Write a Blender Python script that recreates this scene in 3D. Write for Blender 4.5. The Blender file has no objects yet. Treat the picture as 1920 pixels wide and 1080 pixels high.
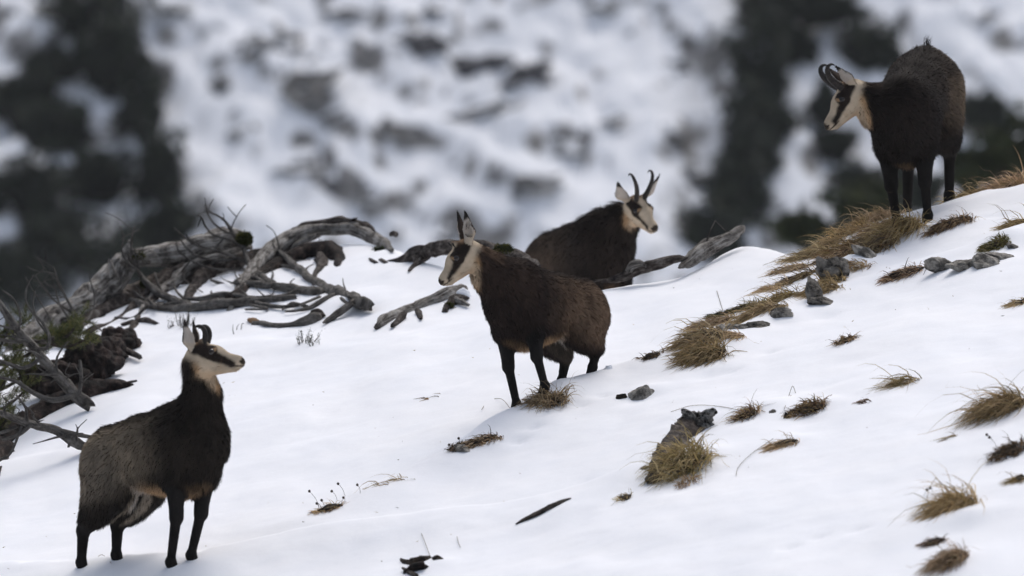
import bpy, math, random
import numpy as np
from mathutils import Vector, Matrix

random.seed(7)
RNG = np.random.default_rng(11)
scene = bpy.context.scene
COL = scene.collection

# ------------------------------------------------------------------ camera, sky, sun, exposure
F = 16000.0                      # 300 mm lens on 36 mm sensor, in photo pixels (1920 wide)
cam_d = bpy.data.cameras.new('camera')
cam_d.sensor_width = 36.0
cam_d.lens = 300.0
cam_d.clip_start = 0.5
cam_d.clip_end = 3000.0
cam_d.dof.use_dof = True
cam_d.dof.focus_distance = 44.6
cam_d.dof.aperture_fstop = 2.8
cam = bpy.data.objects.new('camera', cam_d)
cam.rotation_euler = (math.radians(90), 0, 0)
COL.objects.link(cam)
scene.camera = cam

world = bpy.data.worlds.new('World')
scene.world = world
world.use_nodes = True
wt = world.node_tree
wt.nodes.clear()
sky = wt.nodes.new('ShaderNodeTexSky')
sky.sky_type = 'NISHITA'
sky.sun_disc = False
SUN_EL, SUN_AZ = 60.0, 20.0      # degrees, azimuth from +Y clockwise (high, beyond the ridge)
sky.sun_elevation = math.radians(SUN_EL)
sky.sun_rotation = math.radians(SUN_AZ)
sky.air_density = 1.0
sky.dust_density = 4.0
sky.ozone_density = 1.0
hsv = wt.nodes.new('ShaderNodeHueSaturation')   # an overcast deck greys the blue of the sky
hsv.inputs['Saturation'].default_value = 0.62
bg = wt.nodes.new('ShaderNodeBackground')
bg.inputs['Strength'].default_value = 0.15
wo = wt.nodes.new('ShaderNodeOutputWorld')
wt.links.new(sky.outputs[0], hsv.inputs['Color'])
wt.links.new(hsv.outputs[0], bg.inputs[0])
wt.links.new(bg.outputs[0], wo.inputs[0])

sun_d = bpy.data.lights.new('sun', 'SUN')
sun_d.energy = 0.9
sun_d.angle = math.radians(35)
sun_d.color = (1.0, 0.97, 0.93)
sun = bpy.data.objects.new('sun', sun_d)
el, az = math.radians(SUN_EL), math.radians(SUN_AZ)
sdir = Vector((math.sin(az) * math.cos(el), math.cos(az) * math.cos(el), math.sin(el)))
sun.rotation_euler = sdir.to_track_quat('Z', 'Y').to_euler()
sun.location = sdir * 60
COL.objects.link(sun)

scene.view_settings.view_transform = 'Standard'
scene.view_settings.look = 'None'
scene.view_settings.gamma = 1.0
scene.view_settings.use_curve_mapping = False
scene.view_settings.exposure = 0.09
scene.render.engine = 'CYCLES'
scene.cycles.use_denoising = True
scene.cycles.max_bounces = 6

# ------------------------------------------------------------------ helpers
def tag(o, label=None, cat=None, group=None, kind=None):
    if label: o['label'] = label
    if cat: o['category'] = cat
    if group: o['group'] = group
    if kind: o['kind'] = kind
    return o

def empty(name, loc=(0, 0, 0)):
    o = bpy.data.objects.new(name, None)
    o.location = loc
    o.empty_display_size = 0.1
    COL.objects.link(o)
    return o

def norm(v):
    v = np.asarray(v, float)
    return v / np.maximum(np.linalg.norm(v, axis=-1, keepdims=True), 1e-9)

def mesh_obj(name, V, Fc, mat, parent=None, col=None, uv=None, smooth=True, origin=None, normals=None):
    """one mesh object; V in world metres, origin the world point its local space starts at"""
    V = np.asarray(V, np.float64)
    if origin is None:
        origin = np.array(parent.location) if parent is not None else np.array((V[:, 0].mean(), V[:, 1].mean(), V[:, 2].min()))
    origin = np.asarray(origin, float)
    me = bpy.data.meshes.new(name)
    L = V - origin
    if isinstance(Fc, np.ndarray):
        n, k = Fc.shape
        me.vertices.add(len(L)); me.vertices.foreach_set('co', L.astype(np.float32).ravel())
        me.loops.add(n * k); me.loops.foreach_set('vertex_index', Fc.astype(np.int32).ravel())
        me.polygons.add(n)
        me.polygons.foreach_set('loop_start', np.arange(0, n * k, k, dtype=np.int32))
        me.polygons.foreach_set('loop_total', np.full(n, k, dtype=np.int32))
        me.update(calc_edges=True)
    else:
        me.from_pydata([tuple(p) for p in L], [], [tuple(int(i) for i in f) for f in Fc])
    if smooth:
        me.polygons.foreach_set('use_smooth', np.ones(len(me.polygons), dtype=bool))
    if col is not None:
        a = me.color_attributes.new('Col', 'FLOAT_COLOR', 'POINT')
        c = np.ones((len(L), 4), np.float32); c[:, :3] = col
        a.data.foreach_set('color', c.ravel())
    if uv is not None:
        lay = me.uv_layers.new(name='UVMap')
        li = np.zeros(len(me.loops), np.int32); me.loops.foreach_get('vertex_index', li)
        lay.data.foreach_set('uv', np.asarray(uv, np.float32)[li].ravel())
    if normals is not None:
        me.normals_split_custom_set_from_vertices([tuple(q) for q in normals])
    me.materials.append(mat)
    o = bpy.data.objects.new(name, me)
    COL.objects.link(o)
    if parent is not None:
        o.parent = parent
        base = np.array(parent.location)
        p = parent.parent
        while p is not None:
            base = base + np.array(p.location); p = p.parent
        o.location = origin - base
        if np.allclose(o.location, 0): o.location = (0, 0, 0)
    else:
        o.location = origin
    return o

def _h(ix, iy, iz, seed):
    n = (ix * 374761393 + iy * 668265263 + iz * 1274126177 + seed * 974711) & 0xFFFFFFFF
    n = ((n ^ (n >> 13)) * 1274126177) & 0xFFFFFFFF
    return ((n ^ (n >> 16)) & 0xFFFF) / 65535.0 * 2 - 1

def vnoise(P, seed=0):
    """value noise in -1..1 at points P (n,3)"""
    P = np.asarray(P, float)
    I = np.floor(P).astype(np.int64); f = P - I
    f = f * f * f * (f * (f * 6 - 15) + 10)
    r = 0
    for dx in (0, 1):
        wx = f[:, 0] if dx else 1 - f[:, 0]
        for dy in (0, 1):
            wy = f[:, 1] if dy else 1 - f[:, 1]
            for dz in (0, 1):
                wz = f[:, 2] if dz else 1 - f[:, 2]
                r = r + wx * wy * wz * _h(I[:, 0] + dx, I[:, 1] + dy, I[:, 2] + dz, seed)
    return r

def fbm(P, octv=4, seed=0, gain=0.5):
    r, a = 0, 1.0
    P = np.asarray(P, float)
    for i in range(octv):
        r = r + a * vnoise(P * (2.03 ** i) + 17.3 * i, seed + i); a *= gain
    return r

# ------------------------------------------------------------------ materials
def new_mat(name):
    m = bpy.data.materials.new(name); m.use_nodes = True
    nt = m.node_tree
    return m, nt, nt.nodes['Principled BSDF']

def N(nt, t, **kw):
    n = nt.nodes.new(t)
    for k, v in kw.items():
        setattr(n, k, v)
    return n

def ramp(nt, fac, stops):
    r = N(nt, 'ShaderNodeValToRGB')
    e = r.color_ramp.elements
    while len(e) < len(stops): e.new(0.5)
    for i, (p, c) in enumerate(stops):
        e[i].position = p; e[i].color = (*c, 1)
    nt.links.new(fac, r.inputs[0])
    return r.outputs[0]

def noise(nt, vec, scale, detail=4, rough=0.55):
    n = N(nt, 'ShaderNodeTexNoise')
    n.inputs['Scale'].default_value = scale; n.inputs['Detail'].default_value = detail
    n.inputs['Roughness'].default_value = rough
    if vec is not None: nt.links.new(vec, n.inputs['Vector'])
    return n.outputs['Fac']

def bump(nt, bs, height, strength, dist):
    b = N(nt, 'ShaderNodeBump')
    b.inputs['Strength'].default_value = strength; b.inputs['Distance'].default_value = dist
    nt.links.new(height, b.inputs['Height']); nt.links.new(b.outputs[0], bs.inputs['Normal'])

def mat_snow():
    m, nt, bs = new_mat('snow')
    tc = N(nt, 'ShaderNodeTexCoord')
    n1 = noise(nt, tc.outputs['Object'], 2.5, 5)
    c = ramp(nt, n1, [(0.3, (0.86, 0.875, 0.915)), (0.7, (0.90, 0.905, 0.93))])
    nt.links.new(c, bs.inputs['Base Color'])
    bs.inputs['Roughness'].default_value = 0.7
    bs.inputs['Specular IOR Level'].default_value = 0.2
    bump(nt, bs, noise(nt, tc.outputs['Object'], 14, 6, 0.6), 0.12, 0.02)
    return m

def mat_attr(name, rough=0.75, spec=0.15, transl=0.0):
    m, nt, bs = new_mat(name)
    a = N(nt, 'ShaderNodeAttribute'); a.attribute_name = 'Col'
    nt.links.new(a.outputs['Color'], bs.inputs['Base Color'])
    bs.inputs['Roughness'].default_value = rough
    bs.inputs['Specular IOR Level'].default_value = spec
    if transl:                    # light also passes through thin dry blades
        t = N(nt, 'ShaderNodeBsdfTranslucent'); mx = N(nt, 'ShaderNodeMixShader'); mx.inputs[0].default_value = transl
        nt.links.new(a.outputs['Color'], t.inputs[0]); nt.links.new(bs.outputs[0], mx.inputs[1]); nt.links.new(t.outputs[0], mx.inputs[2])
        nt.links.new(mx.outputs[0], nt.nodes['Material Output'].inputs[0])
    return m

def mat_wood(name, stops, streak=(16, 0.9), bstr=1.0, bdist=0.035):
    m, nt, bs = new_mat(name)
    uvn = N(nt, 'ShaderNodeUVMap')
    mp = N(nt, 'ShaderNodeMapping'); mp.inputs['Scale'].default_value = (streak[0], streak[1], 1)
    nt.links.new(uvn.outputs[0], mp.inputs[0])
    tc = N(nt, 'ShaderNodeTexCoord')
    a = noise(nt, mp.outputs[0], 1.0, 6, 0.65)
    b = noise(nt, tc.outputs['Object'], 16.0, 8, 0.7)
    mx = N(nt, 'ShaderNodeMix'); mx.data_type = 'FLOAT'; mx.inputs[0].default_value = 0.45
    nt.links.new(a, mx.inputs[2]); nt.links.new(b, mx.inputs[3])
    nt.links.new(ramp(nt, mx.outputs[0], stops), bs.inputs['Base Color'])
    bs.inputs['Roughness'].default_value = 0.85
    bs.inputs['Specular IOR Level'].default_value = 0.2
    bump(nt, bs, mx.outputs[0], bstr, bdist)
    return m

def mat_rock(name, dark, light, sc=6.0, snow=0.0, snowstart=0.62):
    m, nt, bs = new_mat(name)
    tc = N(nt, 'ShaderNodeTexCoord')
    a = noise(nt, tc.outputs['Object'], sc, 8, 0.65)
    c = ramp(nt, a, [(0.40, dark), (0.5, tuple((d + l) / 2 for d, l in zip(dark, light))), (0.61, light)])
    if snow:
        g = N(nt, 'ShaderNodeNewGeometry'); sp = N(nt, 'ShaderNodeSeparateXYZ')
        nt.links.new(g.outputs['Normal'], sp.inputs[0])
        ad = N(nt, 'ShaderNodeMath', operation='ADD'); nt.links.new(sp.outputs[2], ad.inputs[0])
        nn = N(nt, 'ShaderNodeMath', operation='MULTIPLY_ADD')
        nt.links.new(noise(nt, tc.outputs['Object'], snow, 5, 0.6), nn.inputs[0])
        nn.inputs[1].default_value = 0.9; nn.inputs[2].default_value = -0.45
        nt.links.new(nn.outputs[0], ad.inputs[1])
        f = ramp(nt, ad.outputs[0], [(snowstart - 0.06, (0, 0, 0)), (snowstart + 0.06, (1, 1, 1))])
        mx = N(nt, 'ShaderNodeMix'); mx.data_type = 'RGBA'
        nt.links.new(f, mx.inputs[0]); nt.links.new(c, mx.inputs[6])
        mx.inputs[7].default_value = (0.86, 0.875, 0.91, 1)
        c = mx.outputs[2]
    nt.links.new(c, bs.inputs['Base Color'])
    bs.inputs['Roughness'].default_value = 0.9
    bs.inputs['Specular IOR Level'].default_value = 0.2
    bump(nt, bs, a, 1.0, 0.06)
    return m

M = {}
M['snow'] = mat_snow()
M['fur'] = mat_attr('fur', 0.8, 0.12)
M['skin'] = mat_attr('hide', 0.85, 0.1)
M['grass'] = mat_attr('dry_grass', 0.7, 0.2, 0.4)
M['needle'] = mat_attr('pine_needle', 0.6, 0.25, 0.2)
M['grey_wood'] = mat_wood('weathered_wood', [(0.38, (0.025, 0.021, 0.018)), (0.445, (0.11, 0.097, 0.085)), (0.505, (0.27, 0.247, 0.222)), (0.58, (0.50, 0.475, 0.44))])
M['bark'] = mat_wood('dark_bark', [(0.40, (0.010, 0.008, 0.007)), (0.48, (0.045, 0.035, 0.030)), (0.55, (0.11, 0.092, 0.08)), (0.63, (0.24, 0.22, 0.20))], (5, 2))
M['red_bark'] = mat_wood('rotting_bark', [(0.42, (0.006, 0.005, 0.0045)), (0.50, (0.019, 0.013, 0.011)), (0.57, (0.048, 0.032, 0.026)), (0.65, (0.13, 0.105, 0.09))], (5, 2))
M['twig'] = mat_wood('twig_bark', [(0.40, (0.035, 0.031, 0.028)), (0.5, (0.11, 0.10, 0.09)), (0.62, (0.24, 0.225, 0.205))], (3, 1))
M['straw_stem'] = mat_wood('dry_stem', [(0.4, (0.12, 0.09, 0.055)), (0.6, (0.33, 0.26, 0.16))])
M['cut_wood'] = mat_wood('fresh_cut_wood', [(0.3, (0.25, 0.14, 0.07)), (0.7, (0.45, 0.28, 0.15))])
M['rock'] = mat_rock('limestone', (0.10, 0.092, 0.082), (0.52, 0.485, 0.43), 14)
M['dark_rock'] = mat_rock('dark_stone', (0.035, 0.031, 0.027), (0.31, 0.285, 0.25), 14)
M['lichen'] = mat_rock('lichen_wood', (0.03, 0.027, 0.024), (0.42, 0.41, 0.39), 40)
M['soil'] = mat_rock('frozen_soil', (0.012, 0.009, 0.007), (0.07, 0.05, 0.035), 25)
M['far_rock'] = mat_rock('far_rock', (0.09, 0.09, 0.09), (0.34, 0.325, 0.305), 2.2, snow=2.6, snowstart=0.60)
M['far_dark'] = mat_rock('far_dark_rock', (0.05, 0.05, 0.054), (0.17, 0.165, 0.17), 1.6, snow=1.6, snowstart=0.86)
M['far_slope'] = mat_rock('far_slope', (0.11, 0.11, 0.112), (0.33, 0.315, 0.30), 1.6, snow=1.0, snowstart=0.57)
m, nt, bs = new_mat('horn'); tc = N(nt, 'ShaderNodeTexCoord')
nt.links.new(ramp(nt, noise(nt, tc.outputs['Object'], 60, 3), [(0.3, (0.012, 0.010, 0.009)), (0.7, (0.04, 0.032, 0.027))]), bs.inputs['Base Color'])
bs.inputs['Roughness'].default_value = 0.65; bs.inputs['Specular IOR Level'].default_value = 0.25; M['horn'] = m
m, nt, bs = new_mat('eye')
nt.links.new(ramp(nt, noise(nt, N(nt, 'ShaderNodeTexCoord').outputs['Object'], 30, 2), [(0.3, (0.006, 0.004, 0.003)), (0.8, (0.02, 0.011, 0.007))]), bs.inputs['Base Color'])
bs.inputs['Roughness'].default_value = 0.06; M['eye'] = m

# ------------------------------------------------------------------ terrain
PA, PB, PC, PY = 0.25, 0.20, -0.684, 44.0     # side slope, slope away, height at (0, PY)
RIDGE = [(-3000, 1350), (-1000, 1000), (-300, 770), (0, 650), (160, 588), (300, 535), (420, 500), (520, 468), (600, 444), (670, 432), (735, 445),
         (790, 472), (850, 492), (920, 502), (1000, 515), (1090, 527), (1180, 512), (1290, 486), (1350, 455), (1388, 436), (1440, 443),
         (1500, 456), (1560, 430), (1640, 396), (1720, 378), (1800, 352), (1920, 322), (2300, 240), (4000, -100)]
_px = np.arange(-3000, 4001, 4.0)
_py = np.interp(_px, [r[0] for r in RIDGE], [r[1] for r in RIDGE])
_k = np.ones(13) / 13
_py = np.convolve(np.pad(_py, 6, mode='edge'), _k, 'valid')
_kx, _kz = (_px - 960) / F, (540 - _py) / F
_Yr = (PB * PY - PC) / (PB + PA * _kx - _kz)
_Xr = _kx * _Yr
def ridge_y(X): return np.interp(X, _Xr, _Yr)
def ridge_depth(px): return float(np.interp(px, _px, _Yr))

def plane_pt(px, py):
    kx, kz = (px - 960) / F, (540 - py) / F
    Y = (PB * PY - PC) / (PB + PA * kx - kz)
    return kx * Y, Y

def px3(px, py, d):
    return np.array([(px - 960) / F * d, d, (540 - py) / F * d])

# spines: photo-pixel polyline, height, width towards the near / far side
SPINES = [
    ([(480, 1015), (560, 985), (640, 952), (740, 908), (850, 858), (960, 803), (1050, 748), (1150, 706), (1250, 676), (1340, 640), (1450, 590), (1540, 525)],
     [0.0, 0.03, 0.05, 0.06, 0.08, 0.12, 0.13, 0.10, 0.10, 0.10, 0.10, 0.04], 0.30, 0.14),
    ([(-100, 1085), (100, 1078), (250, 1068), (380, 1056), (560, 1018), (760, 985), (960, 945), (1190, 895), (1260, 885)],
     [0.06, 0.08, 0.09, 0.10, 0.10, 0.09, 0.09, 0.09, 0.0], 0.40, 0.11),
    ([(1540, 560), (1620, 520), (1700, 500), (1780, 475), (1850, 455), (1920, 430)], [0.0, 0.05, 0.06, 0.06, 0.06, 0.06], 0.20, 0.10),
    ([(1650, 400), (1720, 392), (1800, 380), (1920, 345)], [0.02, 0.05, 0.04, 0.04], 0.15, 0.12),
    ([(1380, 800), (1470, 760), (1560, 735), (1700, 720)], [0.0, 0.03, 0.03, 0.0], 0.2, 0.12),
    ([(0, 870), (120, 850), (200, 800), (260, 730), (330, 650), (460, 640), (640, 650), (720, 640)], [0.05, 0.05, 0.03, 0.03, 0.02, 0.03, 0.02, 0.0], 0.3, 0.12),
]
SPW = [(np.array([plane_pt(*q) for q in s[0]]), np.array(s[1]), s[2], s[3]) for s in SPINES]
# mounds: px, py, height, radius m
BUMPS = [(1320, 660, 0.05, .13), (1380, 600, 0.04, .15), (1570, 500, 0.10, .17), (1680, 440, 0.08, .16), (1780, 425, 0.05, .12), (1825, 362, 0.03, .1),
         (1880, 765, 0.07, .16), (1895, 850, 0.05, .14), (1790, 975, 0.06, .15), (1780, 1055, 0.05, .12), (1515, 775, 0.04, .12), (1405, 782, 0.03, .1),
         (1470, 838, 0.03, .1), (1280, 880, 0.07, .18), (1030, 765, 0.04, .1), (895, 832, 0.03, .13), (1195, 745, 0.03, .12), (1820, 500, 0.05, .2),
         (1865, 462, 0.05, .09), (1130, 900, -0.02, .3), (1020, 975, 0.04, .16), (790, 1066, 0.03, .12), (700, 470, 0.04, .2), (640, 560, 0.03, .3),
         (900, 560, -0.04, .25), (560, 700, -0.03, .5), (1500, 640, -0.03, .3), (1640, 850, 0.03, .5), (1400, 960, 0.03, .4), (1560, 1010, -0.02, .3),
         (860, 520, 0.05, .1), (230, 1062, 0.02, .2), (325, 1061, -.03, .06), (362, 1057, -.03, .06), (158, 1062, -.03, .06), (222, 1060, -.03, .06), (965, 787, -.03, .06), (1680, 398, -.03, .06), (1738, 398, -.03, .06), (1779, 388, -.02, .06), (1290, 915, -.03, .1), (1200, 752, -.035, .09), (1330, 700, -.03, .1), (1885, 795, -.03, .12), (1795, 985, -.03, .12), (1785, 1072, -.03, .1), (1545, 580, -.03, .09), (1465, 603, -.02, .08), (1518, 790, -.02, .08), (1402, 792, -.02, .07), (1020, 966, -.02, .1), (780, 600, -.02, .1), (540, 622, -.02, .08), (660, 575, -.02, .1), (1000, 816, -.03, .045), (972, 836, -.03, .045), (1088, 772, -.03, .045), (1130, 752, -.025, .04), (1480, 1022, -.025, .05), (1535, 1000, -.02, .045), (1372, 692, -.02, .045), (1442, 655, -.02, .045), (1610, 985, -.02, .045), (120, 1068, -.03, .05), (60, 1072, -.03, .05), (1845, 400, -.025, .05), (1880, 392, -.025, .05), (1720, 600, 0.03, .4), (1600, 560, -0.02, .15)]
BPW = [(*plane_pt(a, b), h, r) for a, b, h, r in BUMPS]

def splus(t, w): return 0.5 * (t + np.sqrt(t * t + w * w))

def height(X, Y):
    X = np.asarray(X, float); Y = np.asarray(Y, float)
    sh = X.shape; X = X.ravel(); Y = Y.ravel()
    z = PC + PA * X + PB * (Y - PY)
    t = Y - ridge_y(X)
    z -= 0.45 * splus(t, 0.12) + 0.35 * splus(t - 2.6, 1.0)
    near = (np.abs(X) < 5) & (Y > 38) & (Y < 54)
    if near.any():
        x, y = X[near], Y[near]; dz = np.zeros(len(x))
        for P, H, wn, wf in SPW:
            best = np.full(len(x), 1e9); hh = np.zeros(len(x)); sd = np.zeros(len(x))
            for i in range(len(P) - 1):
                a, b = P[i], P[i + 1]; ab = b - a
                u = np.clip(((x - a[0]) * ab[0] + (y - a[1]) * ab[1]) / (ab @ ab), 0, 1)
                ex, ey = x - a[0] - u * ab[0], y - a[1] - u * ab[1]
                d = np.hypot(ex, ey); m_ = d < best
                best = np.where(m_, d, best); hh = np.where(m_, H[i] + (H[i + 1] - H[i]) * u, hh)
                sd = np.where(m_, ab[0] * ey - ab[1] * ex, sd)
            w = np.where(sd > 0, wf, wn)
            dz += 0.65 * hh * np.exp(-(best / w) ** 2)
        for bx, by, h_, r_ in BPW:
            up_ = 1.0 if (h_ > 0 and r_ < .2) else 0.0        # drifts pile up on the uphill side of a tuft
            dz += 0.7 * h_ * np.exp(-((x - bx - .06 * up_) ** 2 + (y - by - .06 * up_) ** 2) / (r_ * r_))
        z[near] += dz
    q = np.stack([X, Y, np.zeros_like(X)], 1)
    z += 0.028 * vnoise(q * (1.1, 0.8, 1), 3) + 0.013 * vnoise(q * (3.3, 2.4, 1), 5) + 0.0035 * vnoise(q * (9, 7, 1), 8) + 0.0018 * vnoise(q * (23, 17, 1), 12)
    far = np.clip((np.abs(X) - 6) / 10, 0, 1)
    z += 0.5 * far * vnoise(q * 0.12, 9)
    return z.reshape(sh)

_marchY = np.arange(37.5, 54.0, 0.01)
def ground(px, py):
    """where the line of sight through a photo pixel meets the snow (None when it passes over the ridge)"""
    kx, kz = (px - 960) / F, (540 - py) / F
    hz = height(kx * _marchY, _marchY)
    i = np.argmax(hz >= kz * _marchY)
    if hz[i] < kz * _marchY[i]: return None
    Y = _marchY[i]
    return np.array([kx * Y, Y, float(height(np.array([kx * Y]), np.array([Y]))[0])])

def axis(lo, hi, step, lo2, hi2, grow=1.18):
    a = list(np.arange(lo, hi + 1e-6, step))
    s = step
    while a[-1] < hi2: s *= grow; a.append(a[-1] + s)
    s = step
    while a[0] > lo2: s *= grow; a.insert(0, a[0] - s)
    return np.array(a)

def grid_obj(name, xs, ys, zf, mat):
    X, Y = np.meshgrid(xs, ys)
    Z = zf(X, Y)
    V = np.stack([X.ravel(), Y.ravel(), Z.ravel()], 1)
    nx, ny = len(xs), len(ys)
    i = (np.arange(ny - 1)[:, None] * nx + np.arange(nx - 1)[None, :]).ravel()
    return mesh_obj(name, V, np.stack([i, i + 1, i + nx + 1, i + nx], 1), mat, origin=(0, 44, 0))

o = grid_obj('snow_ground', axis(-3.8, 3.8, 0.03, -60, 60), axis(39.5, 52, 0.03, -8, 84), height, M['snow'])
tag(o, 'smooth snow covered slope rising to the right', None, None, 'structure')

FS = 220.0
def far_z(X, Y):
    q = np.stack([X.ravel(), Y.ravel(), np.zeros(X.size)], 1)
    big = fbm(q * (0.10, 0.10, 1) + 40, 3, 21).reshape(X.shape)
    mid = fbm(q * (0.55, 0.35, 1) + 7, 4, 31).reshape(X.shape)
    s = (Y - FS) * 0.8
    s = -16 + splus(s + 16, 3)
    k = np.clip((s + 16) / 6, 0, 1)
    terr = np.abs(((s + 0.55 * X + 1.6 * mid) / 2.3) % 1.0 - 0.5) * np.clip(0.45 + 0.9 * fbm(q * (0.22, 0.3, 1) + 3, 2, 91).reshape(X.shape), 0, 1.2)
    return s + k * (1.1 * big + 0.55 * mid + terr + 0.16 * fbm(q * (2.4, 1.6, 1), 3, 71).reshape(X.shape))
o = grid_obj('far_slope', axis(-16, 16, 0.16, -160, 160), axis(212, 238, 0.16, 60, 330), far_z, M['far_slope'])
tag(o, 'steep snowy mountainside far behind, out of focus', None, None, 'structure')

def far_ground(px, py):
    kx, kz = (px - 960) / F, (540 - py) / F
    ys = np.arange(190, 300, 0.05)
    hz = far_z(kx * ys, ys)
    i = np.argmax(hz >= kz * ys)
    return np.array([kx * ys[i], ys[i], hz[i]])

# ------------------------------------------------------------------ rocks, bushes far behind
def icosphere(sub):
    t = (1 + 5 ** 0.5) / 2
    V = [(-1, t, 0), (1, t, 0), (-1, -t, 0), (1, -t, 0), (0, -1, t), (0, 1, t), (0, -1, -t), (0, 1, -t), (t, 0, -1), (t, 0, 1), (-t, 0, -1), (-t, 0, 1)]
    Fc = [(0, 11, 5), (0, 5, 1), (0, 1, 7), (0, 7, 10), (0, 10, 11), (1, 5, 9), (5, 11, 4), (11, 10, 2), (10, 7, 6), (7, 1, 8),
          (3, 9, 4), (3, 4, 2), (3, 2, 6), (3, 6, 8), (3, 8, 9), (4, 9, 5), (2, 4, 11), (6, 2, 10), (8, 6, 7), (9, 8, 1)]
    V = [np.array(v) / np.linalg.norm(v) for v in V]
    for _ in range(sub):
        c = {}; nf = []
        def mid(a, b):
            k = (min(a, b), max(a, b))
            if k not in c:
                m_ = V[a] + V[b]; V.append(m_ / np.linalg.norm(m_)); c[k] = len(V) - 1
            return c[k]
        for a, b, d in Fc:
            x, y, z = mid(a, b), mid(b, d), mid(d, a)
            nf += [(a, x, z), (b, y, x), (d, z, y), (x, y, z)]
        Fc = nf
    return np.array(V), np.array(Fc)
ICO = {k: icosphere(k) for k in (1, 2, 3, 4)}

def rock_mesh(center, size, seed, sub=3, rough=0.35, facet=True, rot=0.0, tilt=0.0):
    V, Fc = ICO[sub]
    V = V.copy()
    if facet:                     # cut by random planes for angular limestone
        r = np.random.default_rng(seed)
        for _ in range(18):
            n = r.normal(size=3); n /= np.linalg.norm(n)
            d = r.uniform(0.42, 0.85)
            s = V @ n
            V = V - np.outer(np.maximum(s - d, 0), n) * 0.92
    V = V * (1 + rough * fbm(ICO[sub][0] * 1.6 + seed * 3.7, 5, seed)[:, None])
    V = V * np.asarray(size)
    c, s_ = math.cos(tilt), math.sin(tilt)       # tilt about the view axis (y)
    V = V @ np.array([[c, 0, s_], [0, 1, 0], [-s_, 0, c]])
    c, s_ = math.cos(rot), math.sin(rot)
    V = V @ np.array([[c, s_, 0], [-s_, c, 0], [0, 0, 1]])
    return V + np.asarray(center), Fc

FAR_ROCKS = [  # px, py, half width px, half height px, tilt deg, where
    (480, 95, 95, 45, -25, 'upper left of the snow face'), (560, 170, 105, 48, -40, 'long grey diagonal band left of centre'), (620, 225, 55, 30, -45, 'lower end of the grey diagonal band'),
    (455, 250, 40, 28, 0, 'small, beside the dark pines'), (560, 320, 70, 45, -20, 'left of centre above the dead wood'), (620, 355, 45, 28, 0, 'dark, just above the arched branch'),
    (780, 90, 85, 42, 0, 'darkest, left half of the overhang'), (870, 130, 95, 45, -12, 'darkest, middle of the overhang'), (985, 145, 80, 40, -25, 'right end of the dark overhang'),
    (910, 215, 75, 30, -10, 'under the dark overhang'), (730, 250, 55, 26, 0, 'pale, in the centre of the snow face'), (1065, 275, 50, 30, 10, 'single, right of centre'),
    (1130, 235, 40, 24, -30, 'small, right of the overhang'), (1010, 345, 60, 22, 0, 'pale, left of the horned chamois'), (840, 440, 60, 32, 0, 'behind the standing kid'),
    (1340, 110, 34, 60, 10, 'upright, left of the right pines'), (1270, 130, 42, 26, 0, 'small, near the right pines'), (1255, 260, 50, 30, -20, 'between the horns and the right pines'),
    (1300, 340, 45, 40, 0, 'low, left of the right pines'), (1130, 20, 60, 22, -10, 'near the top edge'), (820, 15, 70, 24, 0, 'at the top edge, centre'),
    (330, 20, 60, 24, 0, 'at the top edge beside the left pines'), (640, 20, 50, 18, 0, 'at the top edge, left of centre'), (1850, 35, 34, 16, -20, 'small and dark at the upper right'),
    (1760, 250, 60, 50, 0, 'behind the rump of the right chamois'), (1850, 250, 50, 36, 0, 'at the right edge under the snowfield'), (1590, 270, 60, 50, 0, 'below the head of the right chamois'),
    (700, 380, 70, 20, -8, 'low and pale above the arched branch'), (420, 160, 36, 30, 0, 'small, right of the left pines')]
for i, (px, py, w, h, t, where) in enumerate(FAR_ROCKS):
    c = far_ground(px, py); k = c[1] / F
    V, Fc = rock_mesh(c + (0, 0.25 * w * k, -0.1 * h * k), (w * k, w * k * 0.8, h * k), 50 + i, 3, 0.45, True, 0, math.radians(-t))
    tag(mesh_obj('rock_outcrop', V, Fc, M['far_rock'] if i not in (6, 7, 8, 5) else M['far_dark'], smooth=False),
        'blurred snow dusted rock outcrop, ' + where, 'rock', 'rock outcrops on the far slope')

def clumps(center, rad, n, size, cols, rng, droop=0.0):
    """leaf-sized quads spread through an uneven ellipsoid volume"""
    d = norm(rng.normal(size=(n, 3)))
    r = rng.uniform(0.25, 1.0, n) ** 0.5
    r *= 0.98 + 0.75 * fbm(d * 1.7 + center[0], 4, int(abs(center[0] * 31)) + 3)
    c = np.asarray(center) + d * r[:, None] * np.asarray(rad)
    a = norm(rng.normal(size=(n, 3)) + (0, 0, droop)); b = norm(np.cross(a, rng.normal(size=(n, 3))))
    s = size * rng.uniform(0.5, 1.3, n)[:, None]
    V = np.stack([c - a * s, c + b * s * 0.35, c + a * s, c - b * s * 0.35], 1).reshape(-1, 3)
    Fc = np.arange(4 * n).reshape(n, 4)
    cc = np.asarray(cols)[rng.integers(0, len(cols), n)] * rng.uniform(0.6, 1.3, (n, 1))
    return V, Fc, np.repeat(cc, 4, 0)

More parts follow.
